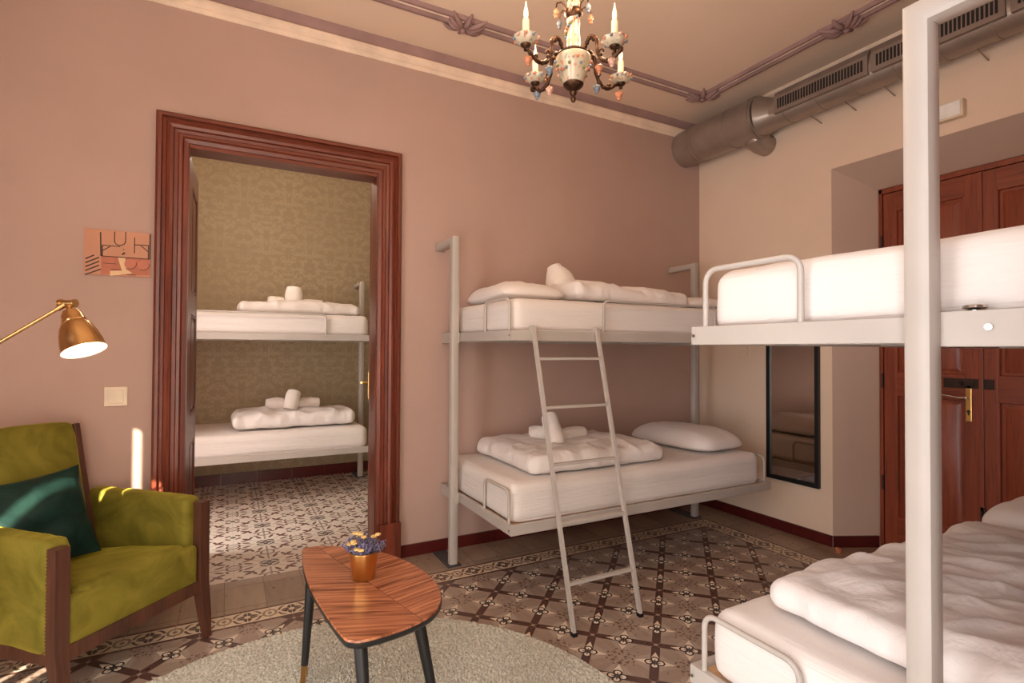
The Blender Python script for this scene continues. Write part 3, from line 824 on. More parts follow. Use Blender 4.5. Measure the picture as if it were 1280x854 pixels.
# ------------------------------------------------------------------ BUNK BEDS
LEN = 2.03
def bunk(label, xf, guard=True, WID=.985, zl=.448, zu=1.452, post_y=-.27, feet=True, zpost=2.06, loops=(1, 1), guard_x=(.60, 1.50), group=None, anchor=None):
    """local: wall at y=0, open side y=-WID, x 0..LEN; xf maps local to world"""
    root = thing('bunk_bed', xf(LEN/2, post_y, 0), label, 'bunk bed', group)
    P = .0235
    rect = [(-.022, -.024), (-.012, -.030), (.012, -.030), (.022, -.024), (.026, -.012), (.026, .012), (.022, .024), (.012, .030), (-.012, .030), (-.022, .024), (-.026, .012), (-.026, -.012)]
    for xp in (-.030, LEN+.034):
        pts = [(xp, post_y, .012), (xp, post_y, zpost-.024), (xp, -.004, zpost-.024)]
        sec = [(b*.92, a*.98) for a, b in rect]
        mb = MB(); mb.tube(pts, 1.0, sec=sec, up=(1, 0, 0))
        po = mb.build('post', 'metal_grey', root, xf=xf, angle=35)
        MB().box((xp-.034, -.001, zpost-.054), (xp+.034, -.008, zpost+.006), .002).build('wall_flange', 'metal_dim', po, xf=xf)
        if feet: MB().box((xp-.045, -.03, 0), (xp+.045, post_y-.035, .010), .002).build('foot_plate', 'foot_metal', po, xf=xf, smooth=False)
    for z, wid in ((zl, WID), (zu, WID-.005)):
        h = .055; mb = MB(); t = .004
        # L-section perimeter rail, slightly lighter outer face
        mb.box((0, -wid, z-h), (LEN, -wid+.022, z), .003); mb.box((0, -.012, z-h), (LEN, -.034, z), .003)
        mb.box((0, -wid+.02, z-h), (.022, -.03, z), .003); mb.box((LEN-.022, -wid+.02, z-h), (LEN, -.03, z), .003)
        for k in (.25, .5, .75): mb.box((LEN*k-.02, -wid+.02, z-h+.004), (LEN*k+.02, -.03, z-.03))
        fr = mb.build('frame', 'metal_grey', root, xf=xf, smooth=False)
        MB().box((.023, -wid+.023, z-.03), (LEN-.023, -.035, z-.014)).build('bed_base', 'ply', fr, xf=xf, smooth=False)
        for xp in (-.004, LEN+.004):
            sg = -1 if xp < 0 else 1
            br = MB().box((xp, -.006, z-.062), (xp+sg*.012, post_y-.03, z+.006), .002)
            br.build('hinge_bracket', 'metal_grey', fr, xf=xf, smooth=False)
            MB().tube([(xp+sg*.012, post_y+.10, z-.026), (xp+sg*.016, post_y+.10, z-.026)], .007, 10).build('bolt', 'steel', fr, xf=xf)
            MB().tube([(xp, -wid+.014, z-.028), (xp+sg*.0035, -wid+.014, z-.028)], .005, 10).build('bolt', 'steel', fr, xf=xf)
            MB().tube([(xp-sg*.012, post_y+.07, z-.004), (xp-sg*.012, post_y+.07, z+.014)], .011, 12).lathe([(0, z+.02), (.018, z+.017), (.020, z+.012), (.012, z+.008), (0, z+.008)], (xp-sg*.012, post_y+.07, 0), 14).build('knob', 'steel', fr, xf=xf)
        # end hoops that stop the mattress sliding
        for e in (0, 1):
            if not loops[e]: continue
            xe = .012 if e == 0 else LEN-.012
            pts = fillet([(xe, -wid+.045, z-.02), (xe, -wid+.045, z+.168), (xe, -wid+.345, z+.168), (xe, -wid+.345, z-.02)], .04, 6)
            MB().tube(pts, .0082, 8).build('end_hoop', 'metal_grey', fr, xf=xf, angle=60)
        if z == zu and guard:
            pts = fillet([(guard_x[0], -wid+.010, z-.02), (guard_x[0], -wid+.010, z+.178), (guard_x[1], -wid+.010, z+.178), (guard_x[1], -wid+.010, z-.02)], .035, 6)
            MB().tube(pts, .0072, 8).build('guard_rail', 'metal_grey', fr, xf=xf, angle=60)
    return root
X0 = -2.412
def xfA(x, y, z): return (X0+x, y, z)
def ID(x, y, z): return (x, y, z)
bunk('light grey metal two-tier bunk on the mauve wall, with the ladder leaning on it', xfA)
YN = -3.175; XN = -2.452
def xfB(x, y, z): return (XN+x, YN-y, z)
bunk('nearest grey metal bunk at the right edge, its post crossing the whole picture height', xfB, zl=.402, zu=1.422, WID=.955, post_y=-.322, zpost=2.045, guard=False)
XC = -4.515; YC = FY
def xfC(x, y, z): return (XC+x, YC+y, z)
bunk('grey two-tier wall bunk seen through the doorway in the patterned wallpaper room', xfC, zl=.445, zu=1.478, WID=.98, guard_x=(.25, 1.60), loops=(1, 0))

# ladder
def ladder():
    xl, xr = -2.262, -1.852
    top = (-.985, 1.455); bot = (-1.305, 0)
    root = thing('ladder', (-2.05, -1.305, 0), 'pale grey metal bunk ladder with five rungs leaning on the far bunk', 'ladder')
    sec = [(-.011, -.008), (.011, -.008), (.011, .008), (-.011, .008)]
    for xa, xb in ((-2.292, -2.243), (-1.882, -1.838)):
        pts = [(xb, bot[0], .012), (xa, -1.003, 1.44), (xa, -1.000, 1.462), (xa, -.975, 1.464), (xa, -.972, 1.425)]
        MB().tube(pts, 1, sec=sec, up=(0, 1, 0)).build('side_rail', 'metal_grey', root, smooth=False)
        MB().box((xb-.013, bot[0]-.014, 0), (xb+.013, bot[0]+.014, .018), .003).build('foot_cap', 'black_frame', root, smooth=False)
    for z in (1.303, 1.055, .775, .50, .225):
        t = z/1.44; y = bot[0]+(-1.003-bot[0])*t
        xa = -2.243+(-2.292+2.243)*t; xb = -1.838+(-1.882+1.838)*t
        MB().tube([(xa+.006, y, z), (xb-.006, y, z)], 1, sec=[(-.007, -.011), (.007, -.011), (.007, .011), (-.007, .011)], up=(0, 0, 1)).build('rung', 'metal_grey', root, smooth=False)
ladder()

# mattresses
GM = None
mattress('m', -2.385, -.435, -.945, -.04, .436, .645, 'white mattress on the lower level of the mauve wall bunk, behind the ladder', GM, seed=1)
mattress('m', -2.385, -.435, -.945, -.04, 1.440, 1.625, 'white mattress on the upper level of the bunk against the mauve wall', GM, seed=5)
mattress('m', -2.425, -.475, -3.135, -2.262, .390, .585, 'white mattress under the rumpled duvet at the bottom right corner', GM, seed=9)
mattress('m', -2.415, -.475, -3.135, -2.262, 1.410, 1.590, 'thick white mattress on the upper tier of the nearest bunk, hiding part of the door', GM, seed=13)
mattress('m', -4.49, -2.53, 1.65, 2.55, .433, .625, 'white mattress on the lower level of the bunk seen through the doorway', GM, seed=17)
mattress('m', -4.49, -2.53, 1.65, 2.55, 1.466, 1.66, 'white mattress on the upper level of the bunk seen through the doorway', GM, seed=21)

# bedding: far bunk lower
duvet(-2.22, -1.25, -.88, -.12, .652, .085, 'folded white duvet on the lower tier of the far bunk, under three rolled towels', 3, 1.2, layers=1, nu=140, nv=100)
pillow(-.70, -.50, .648, .44, .76, .155, math.radians(4), 'single plump white pillow at the right end of the lower far bunk', 2)
G = 'rolled towels on the lower far bunk'
# bedding: far bunk upper
pillow(-2.13, -.45, 1.632, .42, .70, .12, math.radians(-4), 'white pillow at the left end of the upper far bunk, next to the guard hoop', 7)
duvet(-1.93, -1.00, -.86, -.14, 1.632, .085, 'folded cream duvet along the upper tier of the far bunk, towels lying on it', 11, 1.6, layers=1, nu=140, nv=100, slope=(-.03, 0))
pillow(-.80, -.50, 1.630, .40, .70, .095, 0, 'flat white pillow at the right end of the upper far bunk, before the corner post', 12)
# near lower
def rum(x, y):
    # diagonal folds sweeping across the pulled-up cover
    a = x*1.0 + y*.9; b = y - x*.5
    r = abs(mn.noise(Vector((a*5+2*mn.noise(Vector((x*2, y*2, 0))), b*2.2, 4.2))))
    return .032*(1-min(1, r*2.6))*(.4+.6*mn.noise(Vector((x*2.5, y*2.5, 8)))) + .008*mn.noise(Vector((x*3+1, y*3, 2)))
duvet(-2.31, -1.00, -3.09, -2.36, .592, .070, 'rumpled white duvet spread over the lower tier of the nearest bunk', 31, 1.2, layers=1, nu=170, nv=120, slope=(-.02, 0), rum=rum)
pillow(-.70, -2.70, .59, .48, .76, .16, 0, 'white pillow at the right edge beyond the rumpled duvet', 33)
# far room
duvet(-3.66, -2.62, 1.76, 2.34, .640, .105, 'long puffy white duvet under rolled towels on the lower tier in the wallpaper room', 42, 1.6, layers=1)
duvet(-3.62, -2.58, 1.78, 2.42, 1.668, .075, 'folded white duvet on the upper tier in the wallpaper room', 43, 1.6, layers=1)

# towels
towel_roll((-1.90, -.62, .765), (-1.865, -.48, .912), .055, 'upright rolled white towel leaning on the folded duvet of the lower far bunk', G, 1)
towel_roll((-1.93, -.36, .80), (-1.83, -.40, .80), .05, 'short rolled towel lying left behind the upright roll, lower far bunk', G, 2)
towel_roll((-1.80, -.50, .80), (-1.60, -.46, .797), .045, 'rolled towel lying right of the upright roll on the lower far bunk', G, 3)
G = 'towels on the upper far bunk'
towel_roll((-1.785, -.50, 1.755), (-1.805, -.44, 1.885), .098, 'big rounded towel bundle on top of the upper far bunk', G, 4, taper=.45)
towel_roll((-1.68, -.44, 1.785), (-1.46, -.42, 1.780), .038, 'small towel roll lying right of the big roll on the upper far bunk', G, 5)
G = 'towels in the wallpaper room'
towel_roll((-3.18, 1.98, .790), (-3.14, 2.04, .93), .066, 'rolled towel standing on the pillow of the lower bunk in the wallpaper room', G, 6)
towel_roll((-3.36, 2.08, .83), (-3.24, 2.10, .83), .055, 'towel roll lying left of the standing one, lower bunk in the wallpaper room', G, 7)
towel_roll((-3.09, 2.08, .83), (-2.92, 2.10, .825), .052, 'towel roll lying right of the standing one, lower bunk in the wallpaper room', G, 8)
towel_roll((-3.16, 2.00, 1.752), (-3.15, 2.02, 1.912), .074, 'rolled towel standing on the upper bunk in the wallpaper room', G, 9)
towel_roll((-3.36, 2.06, 1.79), (-3.25, 2.07, 1.79), .05, 'towel roll lying left of the standing roll, upper bunk in the wallpaper room', G, 10)
towel_roll((-3.07, 2.06, 1.785), (-2.90, 2.08, 1.785), .042, 'towel roll lying right of the standing roll, upper bunk in the wallpaper room', G, 11)

# ------------------------------------------------------------------ MIRROR, DUCT, SMALL WALL THINGS
def wall_mirror():
    y0, y1, z0, z1 = -.684, -1.098, .38, 1.72; w = .030
    root = thing('wall_mirror', (0, -.89, z0), 'tall narrow mirror in a black frame on the cream wall beside the door recess', 'mirror')
    mb = MB(); mb.box((-.002, y0, z0), (-.028, y0-w, z1), .002).box((-.002, y1+w, z0), (-.028, y1, z1), .002).box((-.002, y0-w, z0), (-.028, y1+w, z0+w), .002).box((-.002, y0-w, z1-w), (-.028, y1+w, z1), .002)
    mb.build('frame', 'black_frame', root, smooth=False)
    MB().box((-.004, y0-w+.002, z0+w-.002), (-.014, y1+w-.002, z1-w+.002)).build('glass', 'mirror', root, smooth=False)
wall_mirror()
def duct():
    root = thing('ventilation_duct', (-.2, -1.6, 3.05), 'round galvanised air duct with slotted grilles running under the ceiling along the right wall', 'air duct')
    cx, cz = -.185, 3.105
    MB().tube([(cx, -.001, cz), (cx, -.78, cz)], .152, 40).build('wide_section', 'zinc', root)
    for y in (-.16, -.20, -.52): MB().tube([(cx, y-.012, cz), (cx, y+.012, cz)], .1555, 40).build('seam_ring', 'zinc', root)
    for y in (-.745,): MB().tube([(cx, y-.014, cz), (cx, y+.014, cz)], .160, 40).build('collar', 'zinc', root)
    c2x, c2z, r2 = -.150, 3.105, .112
    MB().tube([(cx, -.75, cz), (c2x, -.86, c2z), (c2x, YF+.02, c2z)], [.156, r2, r2], 40).build('narrow_section', 'zinc', root)
    y = -.98
    while y > YF+.1:
        MB().tube([(c2x, y-.005, c2z), (c2x, y+.005, c2z)], r2+.004, 32).build('seam_ring', 'zinc', root); y -= .235
        # strap hook to the wall
        pts = [(c2x+.02, y+.1, c2z-r2-.002), (c2x+.07, y+.1, c2z-r2-.012), (-.003, y+.1, c2z-r2-.03)]
        MB().tube(pts, .004, 6).build('strap', 'zinc', root)
    # grille plates on the room side, upper quarter
    xf_ = c2x-r2-.010
    for (y0, y1) in ((-.93, -1.565), (-1.585, -2.22), (-2.24, -2.875)):
        g = MB().box((xf_, y0, 3.045), (xf_+.05, y1, 3.165), .003).prism([(xf_, y0), (-.015, y0), (-.015, y1), (xf_, y1)], 3.16, 3.20, [(xf_+.02, y0), (-.015, y0), (-.015, y1), (xf_+.02, y1)]).build('grille_plate', 'duct_flat', root, smooth=False)
        mb = MB(); n = 30
        for k in range(n):
            ya = y0-.03-(abs(y1-y0)-.05)*k/n
            mb.box((xf_-.0015, ya, 3.072), (xf_+.001, ya-.012, 3.142))
        mb.build('slots', 'grille_dark', g, smooth=False)
    # dark flat housing between duct and ceiling
    MB().box((-.012, -.93, 3.14), (-.14, YF+.05, 3.262)).build('backing_strip', 'duct_flat', root, smooth=False)
    # branch into the wall
    MB().tube([(cx+.02, -.66, cz-.03), (cx+.05, -.68, cz-.12), (cx+.11, -.68, cz-.15), (-.002, -.68, cz-.155)], [.085, .085, .08, .08], 24).build('branch_elbow', 'zinc', root)
duct()
def elight():
    root = thing('emergency_light', (-.02, -1.8, 2.735), 'small white rectangular emergency light on the cream wall above the entrance door', 'light')
    MB().box((-.001, -1.70, 2.69), (-.05, -1.955, 2.79), .006).build('housing', 'white_plastic', root, smooth=False)
    mb = MB().box((-.05, -1.708, 2.70), (-.058, -1.945, 2.782), .004)
    for k in range(6): mb.tube([(-.059, -1.712, 2.712+k*.012), (-.059, -1.94, 2.712+k*.012)], .003, 6)
    mb.build('diffuser', 'shade_white', root, smooth=False)
elight()
tag(MB().box((-.0005, -.27, 1.30), (-.008, -.50, 1.40), .002).build('junction_cover', 'cream_wall', None, smooth=False), 'blank rectangular cover on the cream wall just under the upper bed frames', 'cover plate')
tag(MB().lathe([(0, 0), (.019, 0), (.021, .004), (.021, .012), (.017, .014), (.017, .018), (.021, .020), (.021, .030), (.016, .034), (0, .034)], (-.075, -1.262, 0), 20).build('door_stopper', 'petal_orange', None), 'small round wooden door stop on the floor by the wall corner', 'door stop')
def switch():
    root = thing('light_switch', (-4.206, 0, 1.097), 'cream light switch on the mauve wall left of the doorway', 'switch')
    MB().box((-4.255, 0, 1.048), (-4.157, -.008, 1.147), .003).build('surround', 'white_plastic', root, smooth=False)
    MB().box((-4.238, -.007, 1.064), (-4.174, -.013, 1.131), .002).build('rocker', 'white_plastic', root, smooth=False)
switch()
def poster():
    root = thing('wall_picture', (-4.207, 0, 1.72), 'small frameless orange print with black lines on the mauve wall above the lamp', 'picture')
    x0, x1, z0, z1 = -4.347, -4.066, 1.722, 1.955
    MB().box((x0, 0, z0), (x1, -.010, z1)).build('panel', plain('print_orange', (194, 138, 108), .6, var=.03), root, smooth=False)
    def P(px, py): return (x0+(px-140)/800*(x1-x0), z1-(py-150-(px-140)*.06)/545*(z1-z0))
    def poly(pts, d, mb):
        q = [P(*p) for p in pts]; n = len(q)
        vs = [(x, -.010, z) for x, z in q]+[(x, -d, z) for x, z in q]
        mb.add(vs, [tuple(range(n)), tuple(range(2*n-1, n-1, -1))]+[(i, (i+1) % n, n+(i+1) % n, n+i) for i in range(n)])
    a = MB(); poly([(340, 480), (930, 520), (930, 715), (340, 700)], .0106, a)
    a.build('print_panel', plain('print_red', (184, 108, 82), .6, var=.05, sc=20), root, smooth=False)
    a = MB(); poly([(540, 500), (630, 505), (640, 640), (720, 690), (450, 720), (450, 660), (590, 655)], .0110, a)
    a.build('print_shape', plain('print_cream', (226, 190, 146), .6), root, smooth=False)
    a = MB()
    for ox, oy in ((690, 575), (850, 590)):
        for k in range(1): poly([(ox+75*math.cos(t)*(1 if abs(math.cos(t)) < .7 else .95), oy+62*math.sin(t)) for t in [i*PI/10 for i in range(20)]], .0113, a)
    a.build('print_shape', plain('print_coral', (194, 116, 90), .6), root, smooth=False)
    a = MB()
    def ln(p, q, w=11):
        (xa, za), (xb, zb) = P(*p), P(*q); d = Vector((xb-xa, zb-za)).normalized(); n = Vector((-d.y, d.x))*(w*.000175)
        vs = [(xa+n.x, -.010, za+n.y), (xb+n.x, -.010, zb+n.y), (xb-n.x, -.010, zb-n.y), (xa-n.x, -.010, za-n.y)]
        a.add(vs+[(x, -.0118, z) for x, y, z in vs], [(0, 1, 2, 3), (7, 6, 5, 4), (0, 4, 5, 1), (1, 5, 6, 2), (2, 6, 7, 3), (3, 7, 4, 0)])
    ln((330, 195), (340, 480), 16); ln((340, 480), (930, 515)); ln((355, 350), (355, 480), 12); ln((355, 350), (565, 365)); ln((360, 415), (445, 365))
    ln((497, 185), (497, 300)); ln((630, 185), (630, 300))
    for k in range(8):
        t0, t1 = PI*k/8, PI*(k+1)/8; ln((563-67*math.cos(t0), 295+55*math.sin(t0)), (563-67*math.cos(t1), 295+55*math.sin(t1)))
    ln((740, 250), (740, 445)); ln((740, 340), (920, 345)); ln((930, 205), (930, 515), 14); ln((912, 345), (912, 515)); ln((820, 350), (905, 420))
    for k in range(5): ln((160, 515+k*47), (320-(60 if k == 0 else 0)+(20 if k == 4 else 0), 490+(k-0)*47-40+(20 if k == 0 else 0)), 17)
    for ox, oy in ((690, 575), (850, 590)):
        for k in range(5):
            t0, t1 = -.2+k*.45, -.2+(k+1)*.45; ln((ox+78*math.cos(t0), oy+62*math.sin(t0)), (ox+78*math.cos(t1), oy+62*math.sin(t1)), 8)
    ln((360, 565), (520, 575), 7); ln((460, 640), (590, 650), 9); ln((650, 705), (760, 712), 8); ln((600, 400), (612, 402), 14); ln((590, 460), (625, 440), 22)
    a.build('print_lines', plain('print_black', (58, 30, 24), .6), root, smooth=False)
poster()

# ------------------------------------------------------------------ ARMCHAIR
def armchair():
    th = math.atan2(.724, .69)
    root = thing('armchair', (-4.222, -.957, 0), 'low olive green velvet armchair with dark wooden legs at the left edge', 'armchair', rz=th)
    W = .645
    def B(mb, nm, mat, par=None, sm=True, ang=45):
        o = mb.build(nm, mat, None, smooth=sm, angle=ang); o.parent = par or root; return o
    def post(x):
        # square post, tapering below the seat rail and leaning slightly forward at the foot
        mb = MB(); s = [(-1, -1), (1, -1), (1, 1), (-1, 1)]
        mb.tube([(x, .02, .628), (x, .02, .26), (x, -.005, .10), (x, -.022, 0)], [.024, .025, .020, .013], sec=s, up=(0, 1, 0))
        B(mb, 'front_leg', 'chair_wood', sm=False)
    post(.012); post(W-.012)
    for x in (.05, W-.05):
        mb = MB(); mb.tube([(x, .68, 0), (x, .62, .25), (x, .60, .34)], [.015, .024, .025], sec=[(-1, -1), (1, -1), (1, 1), (-1, 1)], up=(0, 1, 0)); B(mb, 'rear_leg', 'chair_wood', sm=False)
    B(MB().box((.035, -.002, .212), (W-.035, .035, .268), .003), 'front_rail', 'chair_wood', sm=False)
    for x in (-.006, W-.026):
        mb = MB(); vs = [(x, .04, .212), (x+.03, .04, .212), (x+.03, .62, .190), (x, .62, .190), (x, .04, .268), (x+.03, .04, .268), (x+.03, .62, .242), (x, .62, .242)]
        mb.add(vs, [(0, 1, 2, 3), (4, 5, 6, 7), (0, 1, 5, 4), (1, 2, 6, 5), (2, 3, 7, 6), (3, 0, 4, 7)]); B(mb, 'side_rail', 'chair_wood', sm=False)
    # upholstered arms: closed panels with padded tops that slope down to the back
    for x in (-.012, W-.078):
        mb = MB()
        def wr(X, Y, Z, u, v, w):
            t = (Y-.04)/.6
            dz = .006*max(0, t)*(.5+.5*w) + .004*fz(X*8, Y*8, Z*8)
            pull = .006*math.sin(Y*95)*(1 if w > .6 else .2)*(.3 if v > -.8 else 1)
            return (.003*fz(X*6+x, Y*6, Z*6) , 0, dz+pull*.25)
        soft_slab(mb, x, x+.09, .042, .66, .245, .648, .028, 20, 50, .004, wr, .01)
        a = B(mb, 'arm_panel', 'velvet', ang=80)
        # studs following the front edge
        mb = MB()
        for k in range(30):
            z = .258+k*.0125
            for xx in ((x, ) if x < .3 else (x+.09,)): mb.ball((xx, .043, z), .0042, 6)
        B(mb, 'welt', 'velvet', par=a)
    mb = MB()
    def ws(X, Y, Z, u, v, w):
        return (0, -.006*(1-u*u)*(1 if v < -.9 else 0), -.10*(Y/.6)*(.5+.5*w)*.8 + .012*(1-u*u)*(1-v*v)*(w > 0) + .004*fz(X*5, Y*5, 1))
    soft_slab(mb, .082, W-.082, .012, .60, .25, .462, .045, 50, 50, 0, ws, .01); B(mb, 'seat', 'velvet', ang=80)
    # seat front drop between the posts
    mb = MB(); soft_slab(mb, .04, W-.04, .006, .05, .25, .435, .018, 50, 8, 0, None, .01); B(mb, 'seat_border', 'velvet', ang=80)
    # backrest
    R = Matrix.Rotation(math.radians(-12.5), 4, 'X')
    def xf(x, y, z): return (R @ Vector((x, y, z))) + Vector((0, .53, .27))
    mb = MB(); soft_slab(mb, .070, .512, -.045, .045, 0, .735, .038, 50, 12, 0, lambda X, Y, Z, u, v, w: (0, -.018*(1-u*u)*(1-w*w)*(v < 0), .012*(1-u*u)*(w > .9)), .03)
    o = mb.build('backrest', 'velvet', None, xf=xf, angle=80); o.parent = root
    for x in (.057, .520):
        mb = MB().box((x-.014, -.030, -.06), (x+.014, .045, .725), .005); o = mb.build('back_stile', 'chair_wood', None, xf=xf, smooth=False); o.parent = root
    # cushion: separate
    c = MB(); L = .40
    def shp(s):
        def fn(a, b):
            u = math.sin((a*2-1)*PI/2); v = math.sin((b*2-1)*PI/2)
            x = u*L/2*(1-.08*(1-v*v)*abs(u)**3); y = v*L/2*(1-.08*(1-u*u)*abs(v)**3)
            t = (max(0, 1-abs(u)**2.4)**.7)*(max(0, 1-abs(v)**2.4)**.7)
            z = s*t*.068 + .012*t*fz(x*7, y*7, s+2)*s + .010*t**.5*math.sin(y*42+5*mn.noise(Vector((x*3, y*3, 1))))*(1 if s > 0 else 0)*.8
            return (x, y, z)
        return fn
    c.grid(shp(1), 40, 40); c.grid(shp(-1), 40, 40)
    Rz = Matrix.Rotation(th, 4, 'Z')
    A = Rz @ Matrix.Rotation(math.radians(-6), 4, 'Z') @ Matrix.Rotation(math.radians(-20), 4, 'X') @ Matrix.Rotation(math.radians(90), 4, 'X') @ Matrix.Rotation(math.radians(3), 4, 'Z')
    cw = Vector((-4.222, -.957, 0)) + (Rz @ Vector((.205, .425, .622)))
    o = c.build('cushion', 'cushion', None, xf=lambda x, y, z: (A @ Vector((x, y, z))), angle=100); o.location = cw
    tag(o, 'dark green satin cushion propped against the back of the olive armchair', 'cushion')
armchair()

# ------------------------------------------------------------------ TABLE, POT, RUG
def catmull(pts, n=8):
    out = []; m = len(pts)
    for i in range(m):
        p0, p1, p2, p3 = [Vector(pts[(i+k-1) % m]) for k in range(4)]
        for k in range(n):
            t = k/n; out.append(.5*((2*p1)+(-p0+p2)*t+(2*p0-5*p1+4*p2-p3)*t*t+(-p0+3*p1-3*p2+p3)*t**3))
    return out
def table():
    root = thing('side_table', (-3.26, -1.42, 0), 'small leaf-shaped rosewood side table with black tapered legs standing on the rug', 'side table')
    P = [(-3.418, -1.040), (-3.412, -1.008), (-3.388, -.994), (-3.312, -1.018), (-3.184, -1.118), (-3.088, -1.262), (-3.036, -1.425), (-3.026, -1.575), (-3.052, -1.695), (-3.108, -1.776),
         (-3.185, -1.817), (-3.262, -1.834), (-3.335, -1.838), (-3.372, -1.826), (-3.395, -1.785), (-3.420, -1.60), (-3.436, -1.40), (-3.434, -1.20)]
    O = catmull(P, 6); C = Vector((-3.25, -1.42))
    def off(d): return [((p.x-(p-C).normalized().x*d), (p.y-(p-C).normalized().y*d)) for p in O]
    MB().prism(off(.002), .503, .510, off(.0035)).build('tabletop', 'veneer', root, angle=30)
    mb = MB(); n = len(O); rings = [(.0, .503), (.0, .492), (.006, .484), (.020, .478)]
    vs = []
    for d, z in rings: vs += [(x, y, z) for x, y in off(d)]
    fs = [(i*n+k, i*n+(k+1) % n, (i+1)*n+(k+1) % n, (i+1)*n+k) for i in range(3) for k in range(n)]+[tuple(range(3*n, 4*n)), tuple(range(n))]
    mb.add(vs, fs); mb.build('edge_band', 'black_wood', root, angle=40)
    # aprons carrying the legs
    legs = [((-3.392, -1.14), (-3.425, -1.155)), ((-3.335, -1.745), (-3.318, -1.84)), ((-3.13, -1.655), (-3.045, -1.715))]
    for a, b in legs:
        mb = MB().tube([(a[0], a[1], .482), (a[0]+(b[0]-a[0])*.78, a[1]+(b[1]-a[1])*.78, .105)], [.0215, .0135], 16)
        lg = mb.build('leg', 'black_wood', root)
        q = .78
        MB().tube([(a[0]+(b[0]-a[0])*q, a[1]+(b[1]-a[1])*q, .105), (b[0], b[1], .032)], [.0132, .0095], 16).build('brass_tip', 'brass', lg)
    MB().tube([(-3.392, -1.14, .470), (-3.335, -1.745, .470)], .012, 8).tube([(-3.365, -1.45, .470), (-3.13, -1.655, .470)], .012, 8).build('under_brace', 'black_wood', root)
table()
def pot():
    c = (-3.250, -1.410, .510)
    root = thing('flower_pot', c, 'small copper pot of dried lavender on the rosewood table', 'flower pot')
    MB().lathe([(0, 0), (.038, 0), (.041, .003), (.0505, .094), (.053, .096), (.053, .1), (.0495, .1), (.048, .094), (.044, .07), (0, .07)], c, 40).build('pot', 'copper_pot', root)
    MB().lathe([(0, .078), (.02, .080), (.047, .078), (.0, .06)], c, 20).build('filling', 'stem', root)
    st, lv, yl = MB(), MB(), MB(); rnd = random.Random(5)
    for k in range(100):
        a = rnd.uniform(0, 2*PI); r0 = rnd.uniform(0, .035); lean = rnd.uniform(.0, .032)+r0*.5
        h = rnd.uniform(.030, .068); yel = k % 8 == 0
        if yel: h += .012
        p0 = Vector((c[0]+r0*math.cos(a), c[1]+r0*math.sin(a), c[2]+.075)); p1 = p0+Vector((lean*math.cos(a), lean*math.sin(a), h))
        st.tube([p0, p1], .0009, 5)
        if yel:
            for j in range(8):
                b = 2*PI*j/8; yl.ball(p1+Vector((.007*math.cos(b), .007*math.sin(b), .002)), .0040, 6)
            yl.ball(p1+Vector((0, 0, .003)), .0045, 6)
        else:
            d = (p1-p0).normalized()
            for j in range(7):
                q = p1-d*(.004*j*1.3)+Vector((.0028*math.cos(j*2.4), .0028*math.sin(j*2.4), 0)); lv.ball(q, .0036+.0006*(j % 2), 6, (1, 1, 1.3))
    st.build('stems', 'stem', root); lv.build('lavender_heads', 'lavender', root, merge=False); yl.build('yellow_blossoms', 'dried_yellow', root, merge=False)
pot()
def rug():
    cx, cy, R = -3.40, -1.77, 1.095
    mb = MB(); nr, na = 150, 720
    vs = []; 
    rs = [R*(i/nr)**.8 for i in range(nr+1)]
    rnd = np.random.RandomState(2)
    for i, r in enumerate(rs):
        for k in range(na):
            th = 2*PI*k/na; e = min(1, (R-r)/.02)
            z = .010+.012*e**.5 + (rnd.rand()*.010)*e
            jr = (rnd.rand()-.5)*.004
            edge = .004*mn.noise(Vector((math.cos(th)*14, math.sin(th)*14, 0))) if i > nr-3 else 0
            vs.append((cx+(r+jr+edge)*math.cos(th), cy+(r+jr+edge)*math.sin(th), z if i < nr else .001))
    fs = [(i*na+k, i*na+(k+1) % na, (i+1)*na+(k+1) % na, (i+1)*na+k) for i in range(nr) for k in range(na)]
    me = bpy.data.meshes.new('rug'); me.from_pydata(vs, [], fs); me.update(); me.materials.append(M['rug'])
    bm = bmesh.new(); bm.from_mesh(me); bmesh.ops.recalc_face_normals(bm, faces=bm.faces); bm.to_mesh(me); bm.free()
    if me.polygons[100].normal.z < 0: me.flip_normals()
    o = bpy.data.objects.new('round_rug', me); COL.objects.link(o)
    tag(o, 'round grey-green shaggy rug on the patterned tiles under the side table', 'rug')
rug()

